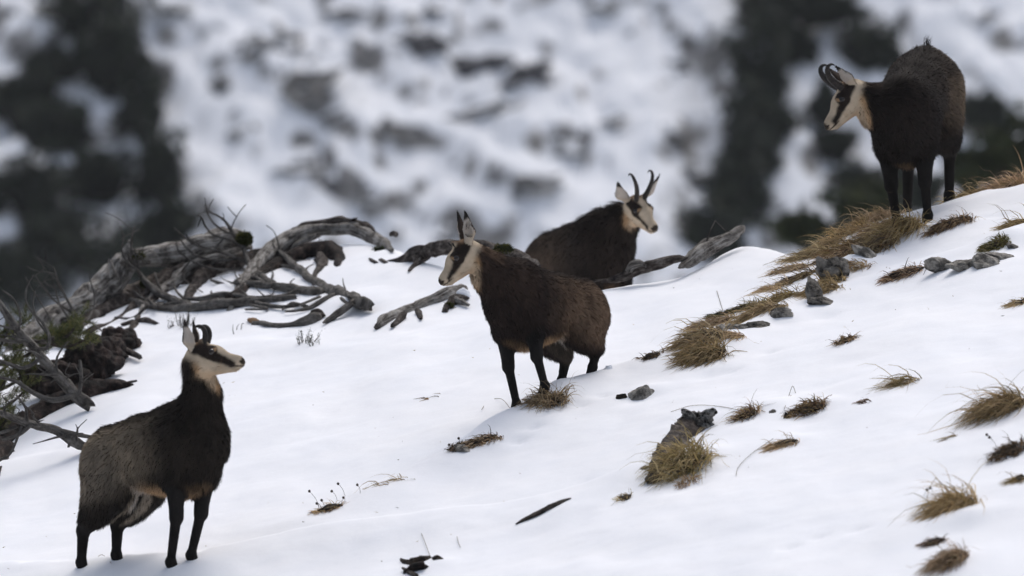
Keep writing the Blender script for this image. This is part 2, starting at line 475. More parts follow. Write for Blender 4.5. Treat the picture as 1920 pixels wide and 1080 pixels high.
def tube(P, R, seg=8, grain=0.0, seed=0, sub=4, cap=True, flat=1.0):
    """tapered tube along Catmull-Rom path with lengthwise grooves"""
    P = np.asarray(P, float); R = np.asarray(R, float)
    if sub > 1 and len(P) > 2:
        Q = np.vstack([2 * P[0] - P[1], P, 2 * P[-1] - P[-2]]); pts, rr = [], []
        for i in range(len(P) - 1):
            a, b, c, d = Q[i:i + 4]
            for t in np.linspace(0, 1, sub, endpoint=False):
                pts.append(0.5 * (2 * b + (c - a) * t + (2 * a - 5 * b + 4 * c - d) * t * t + (3 * b - a - 3 * c + d) * t ** 3))
                rr.append(R[i] + (R[i + 1] - R[i]) * t)
        pts.append(P[-1]); rr.append(R[-1]); P, R = np.array(pts), np.array(rr)
    n = len(P)
    if grain > .1:                # weathered wood wanders and swells at knots
        L0 = np.concatenate([[0], np.cumsum(np.linalg.norm(np.diff(P, axis=0), axis=1))])
        rg = np.random.default_rng(seed + 400)
        wob = np.stack([vnoise(np.stack([L0 * 9, L0 * 0 + seed * 3.1 + c, L0 * 0], 1), seed + c) for c in range(3)], 1)
        P = P + wob * np.minimum(R, .035)[:, None] * 0.3
        R = R * (1 + 0.09 * vnoise(np.stack([L0 * 14, L0 * 0 + seed, L0 * 0], 1), seed + 9))
        for _ in range(int(L0[-1] / 0.4) + 1):
            R = R * (1 + rg.uniform(.04, .16) * np.exp(-((L0 - rg.uniform(0, L0[-1])) / (1.2 * R.mean() + .004)) ** 2))
    T = norm(np.gradient(P, axis=0))
    up = np.array([0.31, 0.2, 0.93]); A = norm(np.cross(T, up)); B = np.cross(T, A)
    L = np.concatenate([[0], np.cumsum(np.linalg.norm(np.diff(P, axis=0), axis=1))])
    th = np.arange(seg) / seg * 2 * math.pi
    ang = np.tile(th, n); LL = np.repeat(L, seg); RR = np.repeat(R, seg)
    if grain:
        q = np.stack([np.cos(ang) * 2.6, np.sin(ang) * 2.6, LL * 2.2], 1) + seed * 9.1
        q2 = np.stack([np.cos(ang) * 1.1, np.sin(ang) * 1.1, LL * 9], 1) + seed * 5.3
        tw = ang + LL * 2.5 * (1 if seed % 2 else -1)
        q3 = np.stack([np.cos(tw) * 3.4, np.sin(tw) * 3.4, LL * 1.3], 1) + seed * 2.7
        crack = np.clip(1 - np.abs(vnoise(q3, seed + 6)) * 5, 0, 1)
        RR = RR * (1 + grain * fbm(q, 3, seed) + grain * 0.7 * vnoise(q2, seed + 4) - min(2.2 * grain, .42) * crack)
        jag = np.zeros(n * seg)
        for e0, e1 in ((0, 2), (n - 2, n)):       # ragged broken ends
            jag[e0 * seg:e1 * seg] = RR[e0 * seg:e1 * seg] * 0.9 * vnoise(np.stack([np.cos(ang), np.sin(ang), LL * 0], 1)[e0 * seg:e1 * seg] * 2.2 + seed, seed + 8)
    V = np.repeat(P, seg, 0) + (np.cos(ang) * RR)[:, None] * np.repeat(A, seg, 0) + (np.sin(ang) * RR * flat)[:, None] * np.repeat(B, seg, 0)
    if grain: V = V + jag[:, None] * np.repeat(T, seg, 0)
    Fc = []
    for i in range(n - 1):
        for j in range(seg):
            k = (j + 1) % seg
            Fc.append((i * seg + j, i * seg + k, (i + 1) * seg + k, (i + 1) * seg + j))
    uv = np.stack([np.abs(ang / math.pi - 1) * 1.0, LL * 8], 1)
    if cap:
        V = np.vstack([V, P[0], P[-1]]); uv = np.vstack([uv, [0.5, 0], [0.5, LL[-1] * 8]])
        a, b = len(V) - 2, len(V) - 1
        for j in range(seg):
            k = (j + 1) % seg
            Fc.append((a, k, j)); Fc.append((b, (n - 1) * seg + j, (n - 1) * seg + k))
    return V, Fc, uv

def merge(parts):
    Vs, Fs, Us, k = [], [], [], 0
    for V, Fc, U in parts:
        Vs.append(V); Us.append(U); Fs += [tuple(int(i) + k for i in f) for f in Fc]; k += len(V)
    return np.vstack(Vs), Fs, np.vstack(Us)

DK = [(0.022, 0.030, 0.020), (0.034, 0.044, 0.026), (0.018, 0.022, 0.018)]
GR = [(0.030, 0.040, 0.014), (0.022, 0.032, 0.012), (0.045, 0.050, 0.018)]
FAR_PINES = [  # px, py, half width, half height px, colours, where
    (160, 20, 95, 85, DK, 'at the top left, highest of its slope'), (215, 110, 62, 62, DK, 'below the topmost left pine'), (45, 195, 62, 55, DK, 'at the left edge under the bright snow patch'),
    (110, 250, 60, 55, DK, 'in the middle of the left pines'), (265, 215, 40, 60, DK, 'upright, along the right side of the left pines'), (170, 335, 70, 55, DK, 'between two snow gaps on the left'),
    (55, 360, 70, 60, DK, 'at the left edge below the lower snow patch'), (300, 330, 42, 75, DK, 'tall and thin beside the left snow face'), (110, 450, 115, 65, DK, 'broad, behind the fallen trunk'),
    (320, 430, 60, 55, DK, 'behind the end of the fallen trunk'), (25, 520, 90, 55, DK, 'lowest at the left edge'), (250, 500, 110, 50, DK, 'lowest, hidden partly by the fallen trunk'), (100, 130, 45, 30, DK, 'small, left of the topmost pines'),
    (1450, 35, 70, 80, DK, 'at the top, left of the right chamois'), (1430, 140, 60, 75, DK, 'second from the top of the right dark band'), (1425, 230, 62, 65, DK, 'middle of the right dark band'),
    (1405, 305, 46, 55, DK, 'under the muzzle of the right chamois'), (1385, 370, 58, 66, DK, 'lower in the right dark band'), (1335, 440, 55, 50, DK, 'lowest of the right dark band'),
    (1560, 14, 62, 30, DK, 'along the top edge above the horns'), (1640, 105, 55, 60, DK, 'behind the neck of the right chamois'), (1545, 200, 26, 34, DK, 'behind the face of the right chamois'),
    (1560, 270, 32, 30, DK, 'below the chin of the right chamois'), (1610, 345, 45, 30, DK, 'beside the forelegs of the right chamois'), (1515, 425, 50, 36, GR, 'greener, just over the snow crest'),
    (1630, 385, 70, 40, GR, 'greener, beside the hooves of the right chamois'), (1840, 215, 45, 36, DK, 'small, right of the haunch of the right chamois'), (1895, 285, 52, 62, GR, 'greener, at the right edge above the dry grass'),
    (1820, 320, 45, 40, GR, 'greener, behind the hind leg of the right chamois'), (1720, 350, 45, 30, DK, 'seen between the legs of the right chamois'), (1500, 100, 26, 30, DK, 'left of the horn tips')]
for i, (px, py, w, h, cols, where) in enumerate(FAR_PINES):
    g = far_ground(px, py); near = cols is GR
    d = g[1] - 0.6 if not near else 130.0
    c = px3(px, py, d); k = d / F
    root = empty('mountain_pine', (c[0], c[1], c[2] - h * k))
    tag(root, 'blurred mountain pine on the far slope, ' + where, 'pine', 'mountain pines on the far slope')
    rng = np.random.default_rng(900 + i)
    V, Fc, cc = clumps(c, (w * k, max(w, h) * k * 0.7, h * k), 2200, 0.17 if not near else 0.09, cols, rng)
    mesh_obj('crown', V, Fc, M['needle'], root, col=cc, smooth=False)
    st = []
    base = c - (0, 0, h * k * 1.05)
    for j in range(4):
        e = c + rng.normal(size=3) * (w * k * 0.35, 0.2, h * k * 0.3)
        st.append(tube([base, (base + e) / 2 + rng.normal(size=3) * 0.08, e], [0.06, 0.045, 0.02], 6, sub=2))
    V, Fc, U = merge(st); mesh_obj('trunk', V, Fc, M['bark'], root, uv=U)
    if near:                      # the nearer ones stand on the flank of the gully: a long stem reaches the ground
        V, Fc, U = tube([base - (0.3, 0, 14.5), base - (0.1, 0, 6), base], [0.22, 0.15, 0.07], 8, 0.1, i)
        mesh_obj('lower_trunk', V, Fc, M['bark'], root, uv=U)
# ------------------------------------------------------------------ chamois
def seg_dist(p, a, b, ra, rb, lat=None, s=1.0):
    q = p - a
    if lat is not None:
        q = q + (1 / s - 1) * (q @ lat)[..., None] * lat
        ba = b - a; ba = ba + (1 / s - 1) * (ba @ lat) * lat
    else:
        ba = b - a
    t = np.clip((q @ ba) / max(ba @ ba, 1e-9), 0, 1)
    return np.linalg.norm(q - t[..., None] * ba, axis=-1) - (ra + (rb - ra) * t)

def surface_nets(f, org, h):
    ins = f < 0
    nx, ny, nz = f.shape
    cnt = np.zeros((nx - 1, ny - 1, nz - 1), np.int8)
    for dx in (0, 1):
        for dy in (0, 1):
            for dz in (0, 1):
                cnt += ins[dx:nx - 1 + dx, dy:ny - 1 + dy, dz:nz - 1 + dz]
    act = (cnt > 0) & (cnt < 8)
    idx = np.full(act.shape, -1, np.int64)
    C = np.argwhere(act); idx[act] = np.arange(len(C))
    acc = np.zeros((len(C), 3)); num = np.zeros(len(C))
    cor = [(a, b, c) for a in (0, 1) for b in (0, 1) for c in (0, 1)]
    for i, c0 in enumerate(cor):
        for c1 in cor[i + 1:]:
            if sum(abs(a - b) for a, b in zip(c0, c1)) != 1: continue
            v0 = f[C[:, 0] + c0[0], C[:, 1] + c0[1], C[:, 2] + c0[2]]
            v1 = f[C[:, 0] + c1[0], C[:, 1] + c1[1], C[:, 2] + c1[2]]
            x = (v0 < 0) != (v1 < 0)
            t = np.where(x, v0 / np.where(x, v0 - v1, 1), 0)
            acc += np.where(x[:, None], np.array(c0) + t[:, None] * (np.array(c1) - np.array(c0)), 0); num += x
    V = org + h * (C + acc / num[:, None])
    quads = []
    for ax in range(3):
        sl0 = [slice(None)] * 3; sl1 = [slice(None)] * 3
        sl0[ax] = slice(0, -1); sl1[ax] = slice(1, None)
        a, b = ins[tuple(sl0)], ins[tuple(sl1)]
        E = np.argwhere(a != b)
        u, w = [(1, 2), (2, 0), (0, 1)][ax]
        ok = (E[:, u] > 0) & (E[:, w] > 0) & (E[:, u] < f.shape[u] - 1) & (E[:, w] < f.shape[w] - 1); E = E[ok]
        def cell(du, dw):
            c = E.copy(); c[:, u] -= du; c[:, w] -= dw
            return idx[c[:, 0], c[:, 1], c[:, 2]]
        q = np.stack([cell(1, 1), cell(0, 1), cell(0, 0), cell(1, 0)], 1)
        flip = ~a[E[:, 0], E[:, 1], E[:, 2]]
        q[flip] = q[flip][:, ::-1]
        quads.append(q)
    return V, np.vstack(quads)

def vert_normals(V, Q):
    n = np.cross(V[Q[:, 2]] - V[Q[:, 0]], V[Q[:, 3]] - V[Q[:, 1]])
    r = np.zeros_like(V)
    for k in range(4): np.add.at(r, Q[:, k], n)
    return norm(r)

def sstep(a, b, x):
    t = np.clip((x - a) / (b - a), 0, 1); return t * t * (3 - 2 * t)

def mixc(c, col, w):
    return c + (np.asarray(col) - c) * np.clip(w, 0, 1)[:, None]

CREAM = (0.50, 0.405, 0.295)
BUFF = (0.47, 0.30, 0.165)
def chamois(label, loc, yaw, pitch, scale, head_px, head_dir, feet, coat, horn='adult', ear_spread=1.0, head_scale=1.0,
            neck_bend=(0, 0, 0), tail='down', nstr=85000, seed=1, hair=1.0, crest=0.0, roll=0.0, neck_r=1.0, ear_back=0.0, head_roll=0.0, muz=.93, horn_s=(1.0, 1.0)):
    """loc: world point under the trunk; head_px: world point of the skull centre; head_dir: world muzzle direction; feet: 4 world points (RF, LF, RH, LH)"""
    rng = np.random.default_rng(seed)
    R = Matrix.Rotation(yaw, 3, 'Z') @ Matrix.Rotation(-pitch, 3, 'Y') @ Matrix.Rotation(roll, 3, 'X')
    R = np.array(R); loc = np.asarray(loc, float)
    W2L = lambda p: (R.T @ (np.asarray(p, float) - loc)) / scale
    A = lambda *p: np.array(p, float)
    hc = W2L(head_px); hd = norm(R.T @ norm(np.asarray(head_dir, float)))
    upw = R.T @ np.array([0, 0, 1.0])
    hz = norm(upw - (upw @ hd) * hd); hy = np.cross(hz, hd)
    hz = math.cos(head_roll) * hz + math.sin(head_roll) * hy; hy = np.cross(hz, hd)
    H = np.stack([hd, hy, hz], 1)                    # head axes as columns
    hs = head_scale
    HP = lambda x, y, z: hc + H @ (np.array([x if x < .05 else .05 + (x - .05) * muz, y, z]) * hs)
    latY = A(0, 1, 0)
    prims = []                                       # (a, b, ra, rb, k, lat, s, group)
    def P(a, b, ra, rb, k=0.05, lat=None, s=1.0, g='body'): prims.append((np.asarray(a, float), np.asarray(b, float), ra, rb, k, lat, s, g))
    # trunk
    P(A(-.36, 0, .655), A(-.10, 0, .635), .125, .145)
    P(A(-.10, 0, .615), A(.16, 0, .625), .160, .160)
    P(A(-.28, 0, .575), A(.15, 0, .495), .11, .158)
    P(A(.16, 0, .60), A(.30, 0, .61), .165, .120)
    P(A(.20, 0, .475), A(.345, 0, .54), .135, .105)
    P(A(.06, 0, .715), A(.26, 0, .72), .075, .085)
    P(A(-.41, 0, .60), A(-.39, 0, .55), .105, .10)
    # neck
    nb = A(.29, 0, .66); ne = HP(-.045, 0, -.035)
    nm = (nb + ne) / 2 + W2L(loc + np.asarray(neck_bend))
    P(nb, nm, .142 * neck_r, .086 * neck_r, .08, g='neck'); P(nm, ne, .086 * neck_r, .064, .05, g='neck')
    # head
    P(HP(-.025, 0, .002), HP(.05, 0, -.004), .068 * hs, .060 * hs, .02, H[:, 1], .88, 'head')
    P(HP(.045, 0, -.012), HP(.172, 0, -.024), .054 * hs, .033 * hs, .03, H[:, 1], .74, 'head')
    P(HP(.17, 0, -.026), HP(.196, 0, -.026), .028 * hs, .024 * hs, .02, H[:, 1], .9, 'head')
    P(HP(-.03, 0, -.052), HP(.160, 0, -.052), .056 * hs, .020 * hs, .03, H[:, 1], .72, 'head')
    for s in (-1, 1):
        P(HP(.04, s * .040, .026), HP(.058, s * .037, .018), .020 * hs, .018 * hs, .02, g='head')
        P(HP(-.01, s * .025, .05), HP(-.005, s * .027, .072), .022 * hs, .017 * hs, .02, g='head')
        e0 = HP(-.05, s * .046, .035)
        e1 = HP(-.068 - ear_back * .5, s * (.046 + .036 * ear_spread), .085)
        e2 = HP(-.088 - ear_back, s * (.046 + .062 * ear_spread), .172)
        en = norm(H @ norm(A(.75, s * .5, -.1)))
        P(e0, e1, .021 * hs, .035 * hs, .012, en, .42, 'ear'); P(e1, e2, .035 * hs, .007 * hs, .01, en, .42, 'ear')
    # legs
    for i, fw in enumerate(feet):
        s = -1 if i % 2 == 0 else 1
        ft = W2L(fw); dn = -norm(upw)
        fwd = A(1, 0, 0)
        if i < 2:
            sh = A(.25, s * .095, .60); el_ = A(.22, s * .095, .46) + (ft - A(.25, s * .085, 0)) * .12
            fe = ft - dn * .085 - fwd * .020
            kn = el_ * .5 + fe * .5 + fwd * .026
            P(sh, el_, .095, .070, .05, latY, .8, 'leg'); P(el_, kn, .062, .031, .03, g='leg')
            P(kn, fe, .027, .0205, .012, g='leg'); P(kn + dn * .01, kn - dn * .02, .0345, .034, .012, g='leg')
        else:
            hp = A(-.33, s * .085, .585); st = A(-.235, s * .10, .42) + (ft - A(-.34, s * .09, 0)) * .25
            fe = ft - dn * .085 - fwd * .016
            hk = fe + (st - fe) * .52 - fwd * .105
            P(hp, st, .135, .100, .06, latY, .85, 'leg'); P(st, hk, .082, .036, .05, g='leg'); P(hk, fe, .031, .022, .014, g='leg')
            P(A(-.37, s * .08, .52), (st + hk) / 2 - fwd * .035, .105, .062, .05, g='leg')
            P(A(-.29, s * .09, .46), st * .55 + hk * .45 + fwd * .03, .10, .058, .05, g='leg')
        P(fe, ft - dn * .035 + fwd * .008, .029, .025, .012, g='leg')
        P(ft - dn * .035 + fwd * .004, ft - dn * .008 + fwd * .03, .029, .022, .01, latY, .85, g='hoof')
    if tail == 'up':
        P(A(-.44, 0, .72), A(-.465, 0, .745), .03, .012, .03)
    else:
        P(A(-.46, 0, .66), A(-.51, 0, .57), .035, .018, .03)
    h = 0.0065
    lo = np.min([np.minimum(a, b) - max(ra, rb) - .03 for a, b, ra, rb, *_ in prims], 0)
    hi = np.max([np.maximum(a, b) + max(ra, rb) + .03 for a, b, ra, rb, *_ in prims], 0)
    nn = np.ceil((hi - lo) / h).astype(int) + 1
    f = np.full(nn, 0.2, np.float32)
    ax = [lo[i] + h * np.arange(nn[i]) for i in range(3)]
    def apply(prim):
        a, b, ra, rb, k, lat, s, g = prim
        m_ = max(ra, rb) + k + .03
        i0 = np.maximum(((np.minimum(a, b) - m_ - lo) / h).astype(int), 0); i1 = np.minimum(((np.maximum(a, b) + m_ - lo) / h).astype(int) + 2, nn)
        sl = tuple(slice(x, y) for x, y in zip(i0, i1))
        p = np.stack(np.meshgrid(ax[0][sl[0]], ax[1][sl[1]], ax[2][sl[2]], indexing='ij'), -1)
        d = seg_dist(p, a, b, ra, rb, lat, s)
        o_ = f[sl]; hh = np.maximum(k - np.abs(o_ - d), 0) / k
        f[sl] = np.minimum(o_, d) - hh * hh * k * .25
    for pr in prims: apply(pr)
    for s in (-1, 1):                                # hollow of the ear
        e1 = HP(-.066 - ear_back * .5, s * (.046 + .036 * ear_spread), .075); e2 = HP(-.08 - ear_back, s * (.046 + .054 * ear_spread), .132)
        en = norm(H @ norm(A(.75, s * .5, -.1))); off = en * .0165 * hs
        a, b = e1 + off, e2 + off; m_ = .06
        i0 = np.maximum(((np.minimum(a, b) - m_ - lo) / h).astype(int), 0); i1 = np.minimum(((np.maximum(a, b) + m_ - lo) / h).astype(int) + 2, nn)
        sl = tuple(slice(x, y) for x, y in zip(i0, i1))
        p = np.stack(np.meshgrid(ax[0][sl[0]], ax[1][sl[1]], ax[2][sl[2]], indexing='ij'), -1)
        d = seg_dist(p, a, b, .020 * hs, .006 * hs, en, .4)
        f[sl] = np.maximum(f[sl], -d)
    V, Q = surface_nets(f, lo, h)
    NV = vert_normals(V, Q)
    # group distances for colour and hair length
    dg = {}
    for g in ('body', 'neck', 'head', 'ear', 'leg', 'hoof'):
        d = np.full(len(V), 1.0)
        for a, b, ra, rb, k, lat, s, gg in prims:
            if gg == g: d = np.minimum(d, seg_dist(V, a, b, ra, rb, lat, s))
        dg[g] = d
    hl = ((V - hc) @ H) / hs                         # head space
    hl[:, 0] = np.where(hl[:, 0] > .05, .05 + (hl[:, 0] - .05) / muz, hl[:, 0])
    x, y, z = hl.T; ay = np.abs(y)
    is_ear = (dg['ear'] < .006) & (dg['head'] > .004)
    is_head = (dg['head'] < .010) & ~is_ear
    wh = sstep(.022, .004, dg['head']); wh[is_ear] = 1
    nz = vnoise(V * 18, seed) * .5 + vnoise(V * 47, seed + 2) * .3
    # coat
    bx, by, bz = V.T
    C = np.tile(np.asarray(coat['base'], float), (len(V), 1))
    w = sstep(.28, -.28, bx + .09 * nz) * sstep(.40, .52, bz + .04 * nz) * sstep(.02, .10, np.abs(by)) * sstep(.80, .70, bz)
    C = mixc(C, coat['flank'], w * coat.get('flank_w', .9))
    w = sstep(-.02, -.34, bx + .12 * nz) * sstep(.07, .12, np.abs(by)) * sstep(.36, .44, bz) * sstep(.70, .60, bz)
    C = mixc(C, coat.get('haunch', coat['flank']), w * .85)
    w = sstep(-.34, -.46, bx + .06 * nz) * sstep(.40, .5, bz)
    C = mixc(C, coat['rump'], w * .8)
    w = sstep(.20, -.30, bx) * sstep(.66, .78, bz + .03 * nz) * sstep(.10, .04, np.abs(by))
    C = mixc(C, coat['base'], w * .8)
    w = sstep(-.35, -.75, NV[:, 2]) * sstep(.47, .40, bz) * sstep(.30, .22, np.abs(bx + .02)) * (dg['leg'] > .02) * sstep(.24, .33, bz)
    C = mixc(C, coat.get('belly', BUFF), w); C = mixc(C, (.55, .5, .44), w * sstep(-.05, -.2, bx))
    w = sstep(.016, .002, dg['leg']) * np.where(bx > -.02, sstep(.50, .40, bz), sstep(.42, .26, bz + .05 * nz))
    C = mixc(C, (0.013, 0.0115, 0.0105), w)
    w = sstep(.15, .45, -np.sign(by) * NV[:, 1]) * sstep(.27, .33, bz) * sstep(.52, .45, bz) * sstep(-.05, -.14, bx)
    C = mixc(C, (.48, .40, .31), w * coat.get('inner', .12))
    w = sstep(.24, .30, bx) * sstep(-.5, -.8, NV[:, 2]) * sstep(.5, .44, bz)
    C = mixc(C, BUFF, w * .35 * sstep(.40, .36, bz))
    wn = sstep(.03, -.01, dg['neck']) * sstep(.20, .34, bx)
    C = mixc(C, coat['neck'], wn * .85)
    C = mixc(C, (0.011, 0.010, 0.009), sstep(.006, -.002, dg['hoof']))
    # nape and throat
    tnk = np.clip(((V - nb) @ (ne - nb)) / ((ne - nb) @ (ne - nb)), 0, 1.2)
    hdir = norm(ne - nb); back = norm(np.cross(np.cross(hdir, hd), hdir)) * -1
    offn = ((V - nb) - tnk[:, None] * (ne - nb)) @ back
    C = mixc(C, coat.get('nape', coat['neck']), sstep(.5, .95, tnk) * sstep(.02, .06, offn) * (1 - wh))
    dth = np.linalg.norm((hl - np.array([.03, 0, -.085])) * np.array([1, .9, .60]), axis=1) + .012 * nz
    cut = sstep(-.018, .012, x + .072 + .66 * z + .012 * nz)
    C = mixc(C, BUFF, sstep(.112, .07, dth) * cut); C = mixc(C, CREAM, sstep(.08, .045, dth) * .8 * cut)
    # face
    FC = np.tile(np.asarray(CREAM), (len(V), 1)) * (1 + .10 * nz[:, None])
    FC = mixc(FC, BUFF, sstep(-.055, -.09, z) * .5)
    DKF = np.asarray(coat.get('mask', (0.022, 0.016, 0.013)))
    px_ = np.array([-.075, -.04, 0.0, .045, .09, .13, .175]); pz_ = np.array([.055, .045, .038, .016, -.008, -.022, -.034]); pw_ = np.array([.026, .031, .035, .030, .019, .015, .013])
    cz = np.interp(x, px_, pz_); cw = np.interp(x, px_, pw_)
    stripe = sstep(cw + .010, cw - .008, np.abs(z - cz) + .014 * nz) * sstep(.016, .026, ay + .25 * np.maximum(0, .06 - x) ) * sstep(.186, .170, x)
    stripe = np.maximum(stripe, sstep(.012, .004, np.hypot(x - .045, z - .02) - .03) * (ay > .02))
    FC = mixc(FC, DKF, stripe)
    crown = sstep(.010, -.010, x + .002) * sstep(.02, .04, z); FC = mixc(FC, coat.get('crown', (0.20, 0.13, 0.08)), crown * sstep(.05, .035, ay))
    FC = mixc(FC, BUFF, sstep(.011, .006, np.hypot((x - .068), (z - .035) * .8)) * (ay > .022) * .65)          # pale spot before the eye
    FC = mixc(FC, CREAM, sstep(-.055, -.075, x) * sstep(.045, .02, z) * .8)
    FC = mixc(FC, DKF, sstep(.203, .210, x) * sstep(-.040, -.032, z) * .95)                                       # nose
    FC = mixc(FC, DKF * .6, sstep(.009, .005, np.hypot(x - .205, (z + .022) * 1.3)) * (ay > .008))
    FC = mixc(FC, (0.03, 0.02, 0.016), sstep(.0045, .002, np.abs(z + .043 + (.2 - x) * .05)) * sstep(.135, .15, x)) # mouth
    C = np.where((wh > 0)[:, None], C + (FC - C) * wh[:, None], C)
    # ears: grey inside with a dark rim, dark brown outside
    ei = np.zeros(len(V))
    for s in (-1, 1):
        en = norm(H @ norm(A(.75, s * .5, -.1))); ei = np.maximum(ei, np.where(np.sign(y) == s, NV @ en, -1))
    EC = np.where((ei > .35)[:, None], np.array([.42, .37, .32]), np.array(coat.get('ear', (.045, .032, .025))))
    EC = mixc(EC, (.02, .016, .014), sstep(.135, .15, z)); EC = mixc(EC, CREAM, sstep(.075, .055, z) * .7 * (ei > 0))
    C[is_ear] = EC[is_ear]
    streak = vnoise(np.stack([bx * 55, by * 30, bz * 14], 1), seed + 40) * .5 + vnoise(np.stack([bx * 130, by * 60, bz * 30], 1), seed + 41) * .3
    C = np.clip(C * (1 + .22 * nz[:, None] + (.5 * streak * (1 - wh))[:, None]), .004, .9)
    # fur flow
    flow = np.tile(np.array([-.85, 0, -.55]), (len(V), 1))
    flow[:, 2] -= .5 * sstep(.66, .5, bz)
    wl = sstep(.0, -.012, dg['leg'])[:, None] * sstep(.52, .42, bz)[:, None]
    flow = flow * (1 - wl) + np.array([-.15, 0, -1.0]) * wl
    wk = wn[:, None]
    flow = flow * (1 - wk) + (-hdir + np.array([0, 0, -.25])) * wk
    flow = np.where((wh > .3)[:, None], -hd + .25 * (-hz), flow)
    eu = norm(HP(-.085, 0, .155) - HP(-.05, 0, .035)); flow[is_ear] = eu
    ln = np.full(len(V), .029)
    ln = np.where(bz < .46, .037, ln) ; ln = ln * (1 - .0 * wn)
    top = sstep(.5, .85, NV[:, 2]) * sstep(.05, .02, np.abs(by))
    ln = ln + (.012 + crest * (1 + 2.6 * np.exp(-((bx - .12) / .07) ** 2))) * top * (wh < .1)
    ln = ln + .016 * sstep(.3, .8, tnk) * (offn > .03) * (tnk < 1.0)
    lw = sstep(.014, .003, dg['leg']) * np.where(bx > -.02, sstep(.46, .34, bz), sstep(.50, .28, bz))
    ln = ln * (1 - lw) + .0065 * lw
    ln = np.where(wh > 0, ln * (1 - wh) + .008 * wh, ln); ln[is_ear] = .007
    ln = np.where(dg['hoof'] < .003, .002, ln) * hair
    # strands
    prob = np.where(wh > .3, 1.5, 1.0) * np.where(ln < .004, 0, 1); prob /= prob.sum()
    si = rng.choice(len(V), nstr, p=prob)
    n = NV[si]; fl = flow[si]; fl = norm(fl - (fl * n).sum(1, keepdims=True) * n + 1e-6)
    j = rng.normal(size=(nstr, 3)) * h * .4; j -= (j * n).sum(1, keepdims=True) * n
    root_p = V[si] + j - n * .002
    clump = np.stack([vnoise(root_p * 26 + 5, 61), vnoise(root_p * 26 + 9, 62), vnoise(root_p * 26 + 2, 63)], 1)
    d1 = norm(fl + n * .42 + clump * np.where(ln[si] < .014, .10, .18)[:, None] + rng.normal(size=(nstr, 3)) * .16)
    L = (ln[si] * rng.uniform(.55, 1.25, nstr))[:, None]
    midp = root_p + d1 * L * .5
    d2 = norm(d1 + np.array([0, 0, -.35]) - n * .12)
    tip = midp + d2 * L * .5
    wv = norm(np.cross(d1, n * .5 + rng.normal(size=(nstr, 3)) * .6)) * (np.where(ln[si] < .012, .0008, .0010) * rng.uniform(.7, 1.4, nstr))[:, None]
    SV = np.stack([root_p - wv, root_p + wv, midp - wv * .8, midp + wv * .8, tip], 1).reshape(-1, 3)
    b5 = np.arange(nstr)[:, None] * 5
    SF = np.vstack([b5 + np.array([0, 1, 3]), b5 + np.array([0, 3, 2]), b5 + np.array([2, 3, 4])])
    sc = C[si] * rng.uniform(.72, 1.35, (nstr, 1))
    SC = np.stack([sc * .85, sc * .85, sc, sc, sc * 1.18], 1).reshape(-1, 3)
    SN = norm(np.repeat(n, 5, 0) * 1.0 + np.repeat(d1, 5, 0) * .25)
    if tail == 'up':
        m_ = 70
        tb = A(-.462, 0, .745) + rng.normal(size=(m_, 3)) * .008
        td = norm(np.array([-.25, .0, 1.0]) + rng.normal(size=(m_, 3)) * .16); tl = rng.uniform(.02, .075, m_)[:, None]
        tm = tb + td * tl * .6; tt = tm + norm(td + np.array([.35, .5, -.1])) * tl * .5
        wv = norm(np.cross(td, rng.normal(size=(m_, 3)))) * .0012
        SV = np.vstack([SV, np.stack([tb - wv, tb + wv, tm - wv, tm + wv, tt], 1).reshape(-1, 3)])
        b5 = np.arange(nstr, nstr + m_)[:, None] * 5
        SF = np.vstack([SF, b5 + np.array([0, 1, 3]), b5 + np.array([0, 3, 2]), b5 + np.array([2, 3, 4])])
        SC = np.vstack([SC, np.tile([.03, .022, .018], (m_ * 5, 1))]); SN = np.vstack([SN, np.repeat(norm(rng.normal(size=(m_, 3))), 5, 0)])
    W = lambda p: (np.asarray(p) * scale) @ R.T + loc
    root = empty('chamois', tuple(loc))
    tag(root, label, 'chamois', 'chamois on the snow slope')
    body = mesh_obj('body', W(V), Q, M['skin'], root, col=C)
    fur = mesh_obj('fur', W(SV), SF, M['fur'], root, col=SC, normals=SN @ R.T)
    fur['kind'] = 'stuff'
    for s in (-1, 1):
        c = W(HP(.050, s * .049, .022)[None])[0]
        Vs, Fs = ICO[3]; mesh_obj('eye', c + Vs * .0168 * hs * scale, Fs, M['eye'], root)
        if horn == 'adult':
            hp = [(0, .025, .06), (.012, .034, .11), (.016, .047, .16), (.004, .060, .200), (-.020, .066, .220), (-.045, .066, .214), (-.056, .064, .196)]
            hr = [.0165, .0145, .0125, .010, .0075, .0048, .002]
        elif horn == 'young':
            hp = [(0, .025, .06), (.010, .029, .095), (.008, .034, .125), (-.008, .038, .145), (-.030, .039, .148), (-.048, .038, .136)]
            hr = [.0165, .015, .013, .0105, .007, .003]
        else:
            hp = [(.004, .024, .064), (.010, .026, .082), (.012, .028, .098)]; hr = [.009, .007, .002]
        hp = [(a * horn_s[0], b, .06 + (c_ - .06) * horn_s[0]) for a, b, c_ in hp]
        P3 = [W(HP(a, s * b, c_)[None])[0] for a, b, c_ in hp]; hr = np.array(hr) * horn_s[1]
        Vh, Fh, Uh = tube(P3, np.array(hr) * hs * scale, 10, 0.0, 0, 8)
        ring = 1 + .05 * np.sin(np.repeat(np.arange((len(Vh) - 2) // 10), 10) * 2.1)
        cen = np.repeat(Vh[:-2].reshape(-1, 10, 3).mean(1), 10, 0)
        Vh[:-2] = cen + (Vh[:-2] - cen) * ring[:, None]
        mesh_obj('horn', Vh, Fh, M['horn'], root, uv=Uh)
    return root

